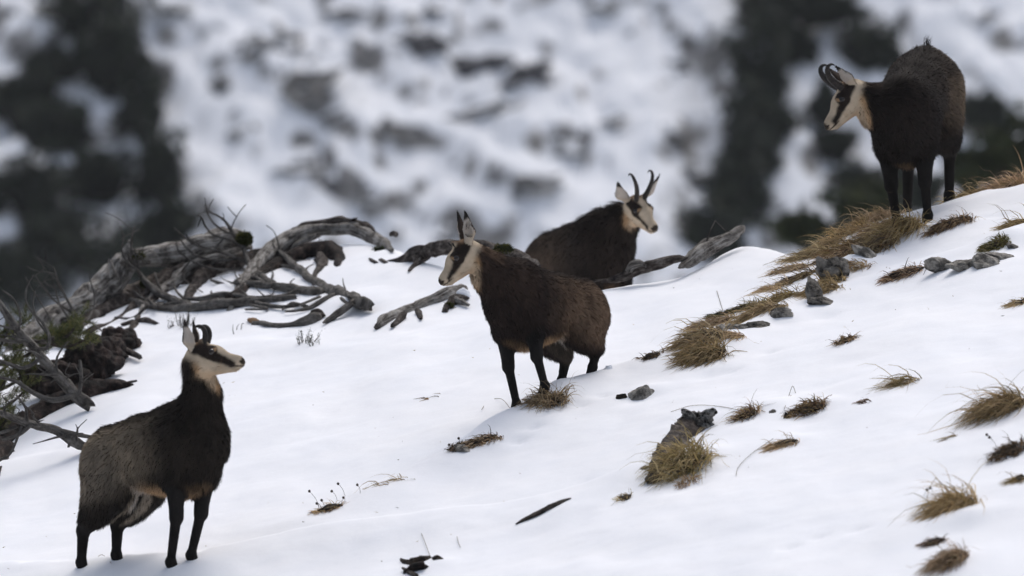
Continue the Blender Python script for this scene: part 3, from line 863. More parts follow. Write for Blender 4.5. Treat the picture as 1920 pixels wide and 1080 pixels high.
def gp(px, py, dz=0.0):
    g = ground(px, py); return g + np.array([0, 0, dz])
def snap(X, Y, dz=-.065):
    return np.array([X, Y, float(height(np.array([X]), np.array([Y]))[0]) + dz])
def stance(center_xy, yaw, dx_f=.27, dx_h=-.36, w=.085, s=1.0, dz=-.03):
    """four footprints under a trunk heading along yaw: RF, LF, RH, LH"""
    c, si = math.cos(yaw), math.sin(yaw); out = []
    for x, y in ((dx_f, -w), (dx_f, w), (dx_h, -w), (dx_h, w)):
        out.append(snap(center_xy[0] + s * (x * c - y * si), center_xy[1] + s * (x * si + y * c), dz))
    return out

# A: lower left, looking right with raised head
yA = math.radians(-48)
fA = gp(345, 1058); cA = fA[:2] - .27 * np.array([math.cos(yA), math.sin(yA)])
ft = stance(cA, yA)
ft[0] = snap(*gp(325, 1061)[:2]); ft[1] = snap(*gp(362, 1057)[:2])
ft[2] = snap(*(gp(156, 1062)[:2])); ft[3] = snap(*(gp(220, 1060)[:2] + np.array([0, .10])))
ft[1] = snap(*(gp(362, 1057)[:2] + np.array([0, .08])))
lA = np.mean(ft, 0) + np.array([.175, -.11, .03])
chamois('dark chamois with short horns looking right, its grey brown flank nearest the lower left corner', lA, yA, math.radians(11), 1.02,
        px3(384, 668, lA[1] - .28), (.95, -.28, -.02), ft,
        dict(base=(.027, .0215, .017), inner=.75, flank=(.36, .29, .21), rump=(.42, .34, .25), haunch=(.17, .14, .108), neck=(.021, .016, .013), nape=(.03, .022, .018), flank_w=.85),
        'young', .35, .98, (0.03, 0.03, 0.0), neck_r=.93, seed=3, ear_back=.0)
# B: kid in the middle, looking left
yB = math.radians(180 + 55)
f1 = px3(965, 790, 44.05); f2 = px3(1018, 752, 43.9)
ctr = px3(1030, 745, 44.2)
lB = np.array([px3(1004, 745, 44.2)[0], ctr[1], px3(1030, 772, 44.2)[2]])
ftB = [f1, f2, px3(1050, 742, 44.55), px3(1108, 738, 44.4)]
ftB = [np.array([q[0], q[1], max(q[2], float(height(q[:1], q[1:2])[0]) - .05)]) for q in ftB]
chamois('brown chamois kid without grown horns, head in profile to the left, mid picture', lB, yB, math.radians(5), .93,
        px3(869, 478, 43.85), (-.70, -.22, -.67), ftB,
        dict(base=(.026, .018, .015), flank=(.19, .125, .082), rump=(.14, .095, .065), neck=(.056, .036, .027), nape=(.14, .09, .06), flank_w=.75, crown=(.16, .10, .06)),
        'bud', .35, 1.06, (0.0, 0, -.02), muz=.84, neck_r=1.22, seed=5, ear_back=.055)
# C: behind the crest, looking over it
yC = math.radians(-60)
lC = px3(1108, 664, 49.6)
ftC = [snap(*(lC[:2] + q)) for q in ((.1, -.28), (.28, -.15), (-.28, .2), (-.12, .33))]
chamois('horned chamois standing behind the snow crest, face turned towards the camera', lC, yC, math.radians(8), .98,
        px3(1197, 392, 49.2), (.50, -.72, -.48), ftC,
        dict(base=(.026, .0195, .016), flank=(.13, .094, .068), rump=(.05, .038, .03), neck=(.022, .016, .013), flank_w=.45),
        'adult', 1.5, 1.04, (0.0, 0, .0), muz=.88, ear_back=-.045, neck_r=1.15, head_roll=math.radians(-10), seed=7, crest=.022, hair=1.15)
# D: upper right, body towards us, head in profile to the left
yD = math.radians(180 + 76)
ftD = [snap(*px3(a, 395, b)[:2]) for a, b in ((1680, 46.6), (1738, 46.5), (1700, 47.2), (1779, 47.05))]
lD = np.mean(ftD, 0); lD = np.array([lD[0], lD[1], px3(1722, 404, lD[1])[2]])
chamois('horned chamois on the upper right of the slope, head lowered in profile to the left', lD, yD, math.radians(-19), 1.08,
        px3(1592, 179, 46.25), (-.66, -.16, -.73), ftD,
        dict(base=(.019, .015, .013), flank=(.05, .038, .03), haunch=(.17, .125, .085), rump=(.22, .165, .11), neck=(.020, .0145, .012), nape=(.04, .026, .02), flank_w=.8),
        'adult', .7, .98, (-.02, 0, -.03), neck_r=1.12, horn_s=(.84, 1.35), tail='up', seed=9, ear_back=-.045)

# ------------------------------------------------------------------ dead wood and pine on the crest
def wd(px, py, off=0.0):
    """depth of a piece of wood seen at a pixel: on the snow there, or at the crest line when it rises above it"""
    rd = ridge_depth(px) - 0.05
    g = ground(px, py)
    return min(g[1] if g is not None else rd, rd) + off

def wpath(pts, off=0.0, smooth=True, lead=None):
    d = np.array([wd(p[0], p[1], 0) for p in pts])
    if lead is not None: d = np.full(len(pts), wd(*lead)); smooth = False
    if smooth and len(d) > 2:                        # a stiff stem does not follow every dent
        x = np.linspace(0, 1, len(d)); c = np.polyfit(x, d, 2 if len(d) > 3 else 1); d = np.minimum(np.polyval(c, x), d + .15)
    P = []; Rr = []
    for i, p in enumerate(pts):
        dd = d[i] + off + (p[3] if len(p) > 3 else 0)
        P.append(px3(p[0], p[1], dd)); Rr.append(p[2] * dd / F)
    return np.array(P), np.array(Rr)

WSEED = [0]
def limb(name, pts, mat, parent=None, off=0.0, seg=12, grain=.12, label=None, cat=None, sub=6, flat=1.0, group=None, lead=None):
    WSEED[0] += 1
    P, Rr = wpath(pts, off, lead=lead)
    V, Fc, U = tube(P, Rr, seg, grain, WSEED[0], sub, flat=flat)
    o = mesh_obj(name, V, Fc, mat, parent, uv=U, smooth=True)
    if parent is None: tag(o, label, cat, group)
    return o

def wroot(name, px, py, label, cat, group=None):
    d = wd(px, py); r = empty(name, tuple(px3(px, py, d))); tag(r, label, cat, group); return r

def moss_patch(parent, px, py, rx, ry, n=240, off=-.06, col=((.05, .055, .008), (.09, .085, .015), (.03, .035, .008))):
    d = wd(px, py) + off; c = px3(px, py, d); k = d / F
    rng = np.random.default_rng(int(px + py))
    dirs = norm(rng.normal(size=(n, 3))); dirs[:, 1] = -np.abs(dirs[:, 1])
    b = c + dirs * np.array([rx * k, min(rx, ry) * k * .8, ry * k]); t = b + (dirs + rng.normal(size=(n, 3)) * .5) * .012
    w = norm(np.cross(dirs, rng.normal(size=(n, 3)))) * .004
    V = np.stack([b - w, b + w, t], 1).reshape(-1, 3)
    cc = np.repeat(np.array(col)[rng.integers(0, len(col), n)], 3, 0)
    Vi, Fi = rock_mesh(c, (rx * k, min(rx, ry) * k * .7, ry * k), int(px), 2, .3, False)
    Fc = np.vstack([Fi, np.arange(3 * n).reshape(n, 3) + len(Vi)])
    return mesh_obj('moss', np.vstack([Vi, V]), Fc, M['grass'], parent, col=np.vstack([np.tile(col[2], (len(Vi), 1)), cc]), smooth=False)

# the big weathered trunk lying along the crest
t = wroot('fallen_trunk', 200, 600, 'big weathered grey trunk lying along the snow crest at the left', 'dead tree')
limb('stem', [(30, 660, 29.9, .1), (70, 628, 29.0, .05), (120, 597, 29.0), (170, 562, 29.0), (210, 525, 26.4), (238, 490, 22.9), (250, 470, 14.1)], M['grey_wood'], t, .12, 18, .16, sub=8)
limb('stem', [(225, 500, 19.4), (262, 484, 19.4), (300, 482, 21.1), (345, 474, 25.5), (390, 460, 27.3), (425, 452, 25.5), (452, 452, 19.4), (468, 462, 7.0)], M['grey_wood'], t, .12, 18, .13, sub=8)
limb('broken_stub', [(235, 490, 14.1), (240, 462, 7.9), (244, 450, 2.6)], M['grey_wood'], t, .05, 8, .2)
limb('broken_stub', [(212, 520, 10.6), (206, 495, 4.4), (204, 485, 0.9)], M['grey_wood'], t, 0, 6, .2)
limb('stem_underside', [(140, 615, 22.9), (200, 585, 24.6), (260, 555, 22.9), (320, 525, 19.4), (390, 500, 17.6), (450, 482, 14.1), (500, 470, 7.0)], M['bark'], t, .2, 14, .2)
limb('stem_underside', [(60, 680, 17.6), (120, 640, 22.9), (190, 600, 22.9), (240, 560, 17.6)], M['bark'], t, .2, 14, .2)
for q in ([(165, 625, 9), (230, 600, 12), (275, 560, 13), (310, 525, 12), (345, 500, 9)], [(255, 600, 8), (290, 560, 13), (330, 520, 14), (370, 500, 11), (420, 490, 7)],
          [(350, 570, 9), (368, 540, 15), (385, 510, 16), (410, 490, 12)], [(232, 635, 6), (262, 600, 9), (295, 555, 10), (330, 520, 7)], [(300, 545, 5), (350, 500, 7), (410, 480, 8), (470, 462, 5)]):
    limb('splintered_root', q, M['grey_wood'] if q[0][0] in (255, 300) else M['bark'], t, .02, 10, .2)
moss_patch(t, 458, 447, 14, 14); moss_patch(t, 262, 480, 11, 6, 90); moss_patch(t, 272, 532, 9, 8, 90)
# snow caught on it
# arched branch
t = wroot('arched_branch', 560, 470, 'grey arched branch bending over the snow hump right of the trunk', 'dead branch')
limb('stem', [(432, 585, 9), (452, 545, 13), (480, 500, 16), (512, 468, 16), (550, 443, 14), (600, 430, 12), (650, 431, 11), (695, 444, 12), (722, 458, 9), (736, 470, 3)], M['grey_wood'], t, -.02, 14, .16)
limb('stem', [(450, 560, 8), (490, 505, 13), (540, 465, 15), (580, 445, 10), (600, 436, 6)], M['bark'], t, .05, 12, .16)
limb('stem', [(510, 455, 6), (560, 430, 9), (610, 418, 9), (655, 416, 8), (688, 425, 7), (705, 438, 3)], M['bark'], t, .08, 10, .16)
limb('splinter', [(540, 480, 4), (556, 462, 8), (578, 448, 6), (592, 440, 2)], M['grey_wood'], t, -.06, 8, .15)
limb('splinter', [(470, 520, 4), (500, 480, 7), (530, 452, 6), (556, 440, 2)], M['grey_wood'], t, -.07, 8, .15)
limb('broken_stub', [(655, 420, 5), (662, 412, 3), (670, 409, 1)], M['bark'], t, .05, 6)
moss_patch(t, 716, 468, 16, 5, 120, -.04, ((.06, .075, .03), (.09, .1, .05), (.02, .025, .01)))
# mossy root knob
t = wroot('mossy_root', 560, 500, 'dark reddish root with a blunt mossy end under the arched branch', 'dead root')
limb('stem', [(430, 560, 10), (470, 540, 15), (510, 512, 20), (545, 488, 18), (585, 474, 20), (615, 473, 21), (632, 486, 13), (636, 500, 4)], M['red_bark'], t, -.02, 14, .2)
limb('stem', [(440, 530, 6), (490, 505, 11), (530, 485, 11), (560, 470, 7)], M['grey_wood'], t, -.06, 10, .16)
limb('stem', [(600, 485, 12), (600, 505, 10), (585, 520, 5)], M['bark'], t, -.03, 8, .2)
moss_patch(t, 600, 459, 13, 7, 120); moss_patch(t, 628, 478, 7, 11, 80)
# logs around the standing kid
t = wroot('log', 850, 475, 'bent mossy log on the crest behind the head of the kid', 'log')
limb('stem', [(690, 497, 5), (715, 497, 8), (745, 492, 9), (775, 482, 13), (805, 469, 14), (850, 463, 14), (900, 466, 14), (950, 475, 15), (990, 490, 12), (1010, 500, 6)], M['bark'], t, .05, 14, .2)
limb('stub', [(800, 478, 8), (785, 490, 9), (772, 505, 5), (766, 508, 2)], M['bark'], t, -.05, 10, .2)
limb('stub', [(705, 495, 5), (697, 488, 4), (692, 485, 2)], M['bark'], t, 0, 6); limb('stub', [(725, 494, 5), (716, 488, 4), (711, 487, 2)], M['bark'], t, 0, 6)
moss_patch(t, 945, 466, 18, 8, 160, -.06)
t = wroot('log', 780, 590, 'grey log in the snow below the muzzle of the kid', 'log')
limb('stem', [(706, 614, 5), (725, 602, 14), (760, 588, 14), (800, 571, 13), (840, 551, 13), (865, 543, 12), (875, 541, 4)], M['grey_wood'], t, -.03, 14, .18)
limb('stub', [(783, 583, 6), (788, 593, 6), (789, 597, 2)], M['bark'], t, -.06, 8); limb('stub', [(755, 592, 9), (742, 605, 8), (735, 612, 3)], M['bark'], t, -.06, 8)
t = wroot('log', 850, 570, 'short dark stub with pale splinters beside the grey log', 'log')
limb('stem', [(835, 585, 6), (845, 572, 13), (862, 566, 13), (878, 560, 5)], M['bark'], t, -.02, 10, .25); limb('splinter', [(845, 560, 5), (862, 562, 6), (880, 572, 3)], M['grey_wood'], t, -.08, 8, .2)
moss_patch(t, 845, 574, 6, 7, 60)
t = wroot('broken_stick', 530, 610, 'curved bark stick with an orange broken end on the snow', 'stick')
limb('stem', [(478, 605, 6.5), (505, 611, 7), (540, 614, 7.5), (570, 606, 9), (590, 595, 11), (600, 590, 7)], M['twig'], t, -.02, 10, .15)
limb('broken_end', [(467, 600, 4), (472, 602, 6.5), (480, 605.5, 6.8)], M['cut_wood'], t, -.025, 8, .15)
limb('bark_lump', [(572, 600, 7), (585, 592, 10), (598, 588, 9), (606, 592, 4)], M['bark'], t, -.05, 10, .35)
limb('log', [(1092, 531, 2), (1104, 529, 3), (1120, 527, 3.2), (1142, 523, 1.5)], M['bark'], None, 0, 8, .2, 'thin dark stick at the feet of the chamois behind the crest', 'stick')
t = wroot('log', 1215, 500, 'dark curved log half in snow right of the chamois behind the crest', 'log')
limb('stem', [(1128, 528, 3), (1155, 522, 8), (1185, 511, 11), (1215, 499, 11), (1250, 489, 9), (1275, 484, 7), (1292, 484, 2)], M['bark'], t, -.03, 12, .2)
limb('knob', [(1180, 508, 8), (1188, 497, 8), (1200, 494, 7), (1212, 498, 3)], M['grey_wood'], t, -.06, 10, .2)
t = wroot('log', 1335, 465, 'flat grey split log leaning on the snow peak right of centre', 'log')
limb('stem', [(1274, 501, 3), (1292, 490, 13), (1315, 474, 16), (1345, 457, 14), (1372, 441, 11), (1388, 430, 8), (1394, 426, 3)], M['grey_wood'], t, -.05, 14, .14)
limb('bark_strip', [(1300, 474, 5), (1325, 455, 8), (1345, 448, 6), (1352, 446, 2)], M['twig'], t, .02, 8, .3)
limb('twig', [(1325, 452, 1.8), (1333, 430, 1.5), (1341, 414, 1.2), (1352, 424, 1.1), (1364, 437, .8)], M['twig'], t, 0, 5, 0, sub=1)
limb('twig', [(742, 440, 5), (738, 437, 6), (733, 441, 3)], M['bark'], None, 0, 6, .2, 'tiny dark twig end poking over the crest right of the arched branch', 'stick')
# tangled dead branches in front
def branch(label, main, side, mat='twig', off=-.08, name='dead_branch', cat='dead branch', auto=7, lead=None):
    m = main[len(main) // 2]
    t = wroot(name, m[0], m[1], label, cat, 'bare dead branches at the left')
    limb('stem', main, M[mat], t, off, 10, .14, lead=lead)
    for q in side: limb('twig', q, M['twig'], t, off - .02, 6, .08, sub=4, lead=lead)
    rg = np.random.default_rng(int(m[0] * 5 + m[1]))
    for _ in range(auto):                            # finer dead twigs along the stem
        i = rg.integers(1, len(main) - 1); u = rg.random(); a, b = main[i], main[i + 1]
        x, y, r0 = a[0] + (b[0] - a[0]) * u, a[1] + (b[1] - a[1]) * u, min(a[2] * .4, 3.2)
        an = rg.uniform(math.radians(60), math.radians(190)); ln = rg.uniform(22, 75); bend = rg.normal() * .5; q = [(x, y, r0)]
        for k in range(1, 5):
            an += bend * .35 + rg.normal() * .18; x += math.cos(an) * ln / 4; y -= math.sin(an) * ln / 4 * .8; q.append((x, y, max(r0 * (1 - k * .2), .8)))
        limb('twig', q, M['twig'], t, off - rg.uniform(-.05, .12), 5, .05, sub=3, lead=lead)
        if rg.random() < .6:
            q2 = [q[2], (q[2][0] + rg.normal() * 9, q[2][1] - rg.uniform(4, 14), 1.1), (q[2][0] + rg.normal() * 14, q[2][1] - rg.uniform(14, 30), .8)]
            limb('twig', q2, M['twig'], t, off - .03, 5, .05, sub=3, lead=lead)
    return t
branch('long branch running left from the thick cut end above the snow', [(690, 572, 12), (660, 560, 13), (625, 545, 12), (590, 528, 9), (560, 505, 7), (532, 478, 5), (508, 462, 3)],
       [[(570, 512, 4), (545, 500, 3), (520, 497, 2)], [(532, 478, 3), (524, 468, 2), (522, 462, 1.5)], [(640, 548, 5), (610, 560, 5), (585, 575, 5), (560, 582, 3), (535, 584, 2)],
        [(665, 565, 6), (650, 575, 8), (630, 590, 8), (612, 602, 5), (606, 605, 2)], [(640, 560, 4), (655, 570, 3), (680, 578, 3), (697, 580, 2)], [(575, 575, 4), (552, 568, 3), (540, 572, 2.5), (530, 580, 2)]])
branch('thick low branch lying level across the snow patch', [(245, 562, 5), (275, 574, 8), (320, 579, 9), (370, 576, 10), (420, 570, 11), (470, 566, 10), (520, 562, 8), (555, 556, 5)],
       [[(275, 574, 3), (250, 596, 3), (215, 595, 2)], [(480, 568, 5), (520, 575, 4), (560, 572, 3), (600, 556, 3)], [(470, 572, 3), (500, 578, 3), (490, 580, 2), (460, 580, 2)]])
branch('middle branch rising left from the tangle behind the low one', [(600, 550, 10), (560, 545, 9), (520, 537, 8), (480, 532, 7), (460, 530, 6), (430, 535, 4), (395, 526, 2)],
       [[(500, 535, 4), (480, 520, 4), (465, 522, 3), (448, 515, 2)], [(560, 545, 5), (530, 556, 5), (480, 560, 6), (420, 552, 6), (380, 560, 5), (345, 560, 3)], [(430, 556, 3), (405, 556, 3), (395, 548, 2)], [(395, 565, 2), (398, 552, 1.6), (396, 545, 1)]])
branch('forked branch whose bare twigs stand up against the dark pines', [(512, 532, 7), (490, 518, 7), (468, 495, 6), (455, 465, 5), (440, 440, 4), (422, 415, 3), (410, 405, 1.5)],
       [[(440, 440, 3), (418, 432, 2.5), (398, 415, 2), (388, 398, 1.6), (384, 383, 1)], [(455, 465, 3), (430, 450, 2.5), (400, 440, 2.2), (385, 425, 2), (378, 408, 1.6), (370, 404, 1)], [(420, 446, 2), (400, 470, 2)],
        [(468, 495, 4), (440, 482, 3), (405, 470, 2.6), (370, 460, 2.4), (345, 444, 2), (328, 428, 1.4)], [(380, 463, 2), (358, 450, 1.8), (350, 440, 1.2)], [(448, 486, 3), (410, 488, 2.6), (370, 480, 2.4), (348, 462, 2), (338, 448, 1.2)],
        [(378, 408, 1.5), (372, 425, 1.2)], [(458, 502, 3), (420, 506, 2.6), (385, 500, 2.4), (358, 488, 2), (335, 470, 1.6), (330, 452, 1)], [(358, 488, 1.8), (340, 512, 1.8), (352, 530, 1.6), (380, 548, 1.2)]])
branch('pale branch arching up at the left end of the tangle', [(372, 578, 7), (340, 568, 8), (305, 552, 8), (280, 535, 7), (265, 518, 5), (252, 492, 3.5), (246, 460, 2.4), (252, 424, 1.4)],
       [[(265, 518, 3), (256, 505, 2.6), (240, 492, 2.4), (228, 470, 2), (232, 445, 1.6), (224, 424, 1.2)], [(305, 552, 3), (296, 530, 2.4), (290, 510, 1.6)], [(330, 568, 4), (300, 572, 4), (270, 560, 3), (250, 545, 2)], [(345, 560, 3), (330, 545, 2.4), (326, 528, 1.6)]])
branch('stout grey branch slanting down into the snow under the pine', [(170, 765, 11), (150, 745, 12), (120, 715, 11), (90, 685, 10), (65, 655, 9), (35, 620, 8), (10, 585, 7), (-20, 545, 5)],
       [[(65, 655, 4), (88, 652, 4), (92, 630, 3.5), (80, 605, 3), (60, 585, 2.4), (48, 560, 2), (52, 535, 1.6), (62, 516, 1.2)], [(80, 670, 4), (45, 690, 4), (10, 680, 4), (-20, 672, 3)], [(50, 640, 4), (20, 640, 4), (-20, 632, 3)],
        [(148, 742, 4), (152, 710, 4), (150, 675, 3)], [(140, 740, 6), (100, 750, 6), (60, 735, 5), (30, 715, 4), (-10, 705, 3)], [(35, 620, 3), (38, 590, 2.4), (25, 560, 2), (5, 545, 1.4)], [(92, 630, 2), (70, 600, 2), (62, 570, 1.6), (66, 545, 1)],
        [(110, 705, 3), (105, 680, 2.4), (112, 660, 2), (128, 640, 1.6)]], off=-.06, auto=14, lead=(170, 765))
branch('lowest grey branch lying on the snow at the left edge', [(172, 838, 6), (150, 832, 9), (115, 812, 9), (80, 800, 9), (45, 790, 8), (10, 778, 7), (-20, 770, 5)],
       [[(115, 808, 5), (145, 815, 5), (185, 822, 3)], [(135, 825, 4), (128, 838, 3)], [(60, 795, 4), (35, 815, 4), (5, 825, 3)], [(50, 790, 4), (48, 765, 3), (30, 740, 2)], [(30, 800, 4), (0, 812, 3), (-20, 810, 2)], [(40, 800, 3), (20, 850, 2.4), (0, 860, 1.6)]], off=-.1, lead=(172, 838), auto=10)
branch('thin upright dead twigs rising over the trunk base', [(150, 620, 4), (140, 590, 3.4), (125, 560, 2.8), (110, 530, 2.2), (100, 500, 1.4)],
       [[(140, 590, 2.6), (118, 575, 2.2), (98, 560, 1.8), (75, 530, 1.2), (66, 516, .9)], [(130, 600, 2.4), (112, 570, 2), (104, 545, 1.6), (98, 520, 1)], [(150, 620, 2.6), (170, 590, 2.2), (178, 560, 1.8), (168, 520, 1.2), (170, 510, .9)], [(100, 620, 2), (90, 590, 1.6), (62, 545, 1), (48, 520, .8)], [(165, 600, 2), (190, 620, 1.6)]], off=-.35)
# dark rotting logs, root lump
t = wroot('root_lump', 215, 660, 'rounded dark brown root lump in the snow behind the short horned chamois', 'dead root')
for i, (cx, cy, rx, ry) in enumerate([(222, 642, 36, 28), (170, 688, 56, 44), (110, 716, 62, 38), (195, 665, 40, 36)]):
    d = wd(cx, cy + ry * .6); k = d / F
    V, Fc = rock_mesh(px3(cx, cy, d), (rx * k, .12, ry * k), 300 + i, 4, .28, False)
    mesh_obj('lump', V, Fc, M['red_bark'], t, uv=V[:, [0, 2]] * 4)
limb('dark_stem', [(262, 668, 5), (225, 655, 7), (180, 645, 8), (130, 640, 8), (90, 640, 6)], M['bark'], t, -.2, 10, .15)
t = wroot('rotting_log', 140, 750, 'dark reddish rotting log sunk in the snow at the left', 'log')
limb('stem', [(-30, 840, 26), (30, 805, 26), (85, 772, 25), (140, 748, 22), (190, 735, 20), (225, 728, 17), (246, 722, 6)], M['red_bark'], t, -.02, 16, .18)
limb('bark_strip', [(45, 785, 8), (90, 752, 12), (140, 733, 10), (190, 722, 8), (215, 720, 3)], M['bark'], t, .0, 10, .2)
limb('root', [(-20, 900, 20), (0, 850, 24), (30, 820, 20), (70, 790, 10)], M['red_bark'], t, .02, 12, .2)
limb('stick', [(236, 718, 3), (248, 716, 4), (256, 713, 2)], M['bark'], t, -.05, 6, .2)
limb('rotting_log', [(228, 612, 6), (250, 605, 9), (275, 603, 8), (295, 608, 4)], M['bark'], None, 0, 8, .2, 'small dark log showing in the snow under the trunk', 'log')

# living pine with needles at the left edge
def needle_tufts(parent, tips, n, L, cols, seed, name='needles'):
    rng = np.random.default_rng(seed); Vs = []; Cs = []
    for (p, ax_) in tips:
        m_ = n
        tt = rng.uniform(-.06, .03, m_)[:, None]
        d = norm(ax_ * .7 + rng.normal(size=(m_, 3)) * .75 + np.array([0, 0, .25]))
        b = p + ax_ * tt + rng.normal(size=(m_, 3)) * .006
        w = norm(np.cross(d, rng.normal(size=(m_, 3)))) * .0014
        Vs.append(np.stack([b - w, b + w, b + d * L * rng.uniform(.6, 1.1, (m_, 1))], 1).reshape(-1, 3))
        Cs.append(np.repeat(np.array(cols)[rng.integers(0, len(cols), m_)] * rng.uniform(.7, 1.3, (m_, 1)), 3, 0))
    V = np.vstack(Vs)
    o = mesh_obj(name, V, np.arange(len(V)).reshape(-1, 3), M['needle'], parent, col=np.vstack(Cs), smooth=False)
    o['kind'] = 'stuff'; return o
NC = [(.10, .115, .032), (.065, .08, .024), (.17, .155, .05), (.04, .046, .02)]
t = wroot('dwarf_pine', 40, 740, 'living dwarf pine with green needles at the left edge of the picture', 'pine')
rng = np.random.default_rng(77); tips = []
for (x0, y0, x1, y1) in [(-40, 720, 50, 640), (-40, 700, 20, 610), (-30, 740, 80, 670), (-40, 780, 60, 720), (-30, 690, 110, 625), (50, 640, 150, 612), (80, 640, 170, 632), (-40, 640, 50, 600),
                         (-40, 760, 25, 690), (100, 635, 150, 600), (-20, 800, 20, 775), (20, 680, 60, 690)]:
    d0 = wd(x0 + 60, max(y0, 735)) - .1; d1 = d0 - rng.uniform(.05, .3)
    a, b = px3(x0, y0, d0), px3(x1, y1, d1); mid_ = (a + b) / 2 + np.array([0, 0, -.04])
    V, Fc, U = tube([a, mid_, b], [.014, .010, .004], 6, .1, 1, 5); mesh_obj('branch', V, Fc, M['bark'], t, uv=U)
    for s in np.linspace(.25, 1, 7):
        p = a * (1 - s) ** 2 + 2 * mid_ * s * (1 - s) + b * s * s
        for _ in range(2):
            ax_ = norm(norm(b - a) * .6 + np.array([0, 0, .5]) + rng.normal(size=3) * .6)
            tips.append((p + ax_ * rng.uniform(.01, .05) + rng.normal(size=3) * .015, ax_))
needle_tufts(t, tips, 110, .040, NC, 5)
# little heather sprigs
def sprig(px, py, n, h, spread, label, cols=((.05, .045, .03), (.03, .028, .02), (.07, .06, .03)), leafy=True, name='heather_sprig'):
    g = ground(px, py); rng = np.random.default_rng(int(px * 3 + py)); k = g[1] / F
    r = empty(name, tuple(g)); tag(r, label, 'shrub', 'small sprigs in the snow')
    tb = []; tips_ = []
    for i in range(n):
        x = rng.normal() * spread * k * .5; b = snap(g[0] + x * .6, g[1] + rng.normal() * .03, -.01)
        e = b + np.array([x * .5 + rng.normal() * .01, rng.normal() * .02, h * k * rng.uniform(.5, 1.05)])
        tb.append(tube([b, (b + e) / 2 + rng.normal(size=3) * .006, e], [.0032, .0024, .0012], 5, 0, 0, 3))
        for s in np.linspace(.35, 1, 5): tips_.append((b * (1 - s) + e * s, norm(e - b)))
    V, Fc, U = merge(tb); mesh_obj('stems', V, Fc, M['twig'], r, uv=U)
    if leafy: needle_tufts(r, tips_, 7, .014, cols, int(px), 'leaves')
sprig(345, 612, 12, 34, 34, 'brown heather sprig just above the horns of the left chamois')
sprig(322, 614, 4, 14, 14, 'very small sprig left of the heather above the left chamois')
sprig(568, 644, 9, 22, 30, 'dark green sprig below the broken orange ended stick', ((.03, .045, .02), (.05, .055, .025)))
sprig(588, 647, 5, 14, 14, 'small dark sprig right beside the green one under the broken stick', ((.03, .04, .02), (.05, .05, .025)))
sprig(444, 622, 3, 22, 18, 'tiny bare forked twig in the snow left of the broken stick', leafy=False, name='bare_twig')
sprig(515, 560, 4, 9, 26, 'dark leaf litter on the snow inside the branch tangle')

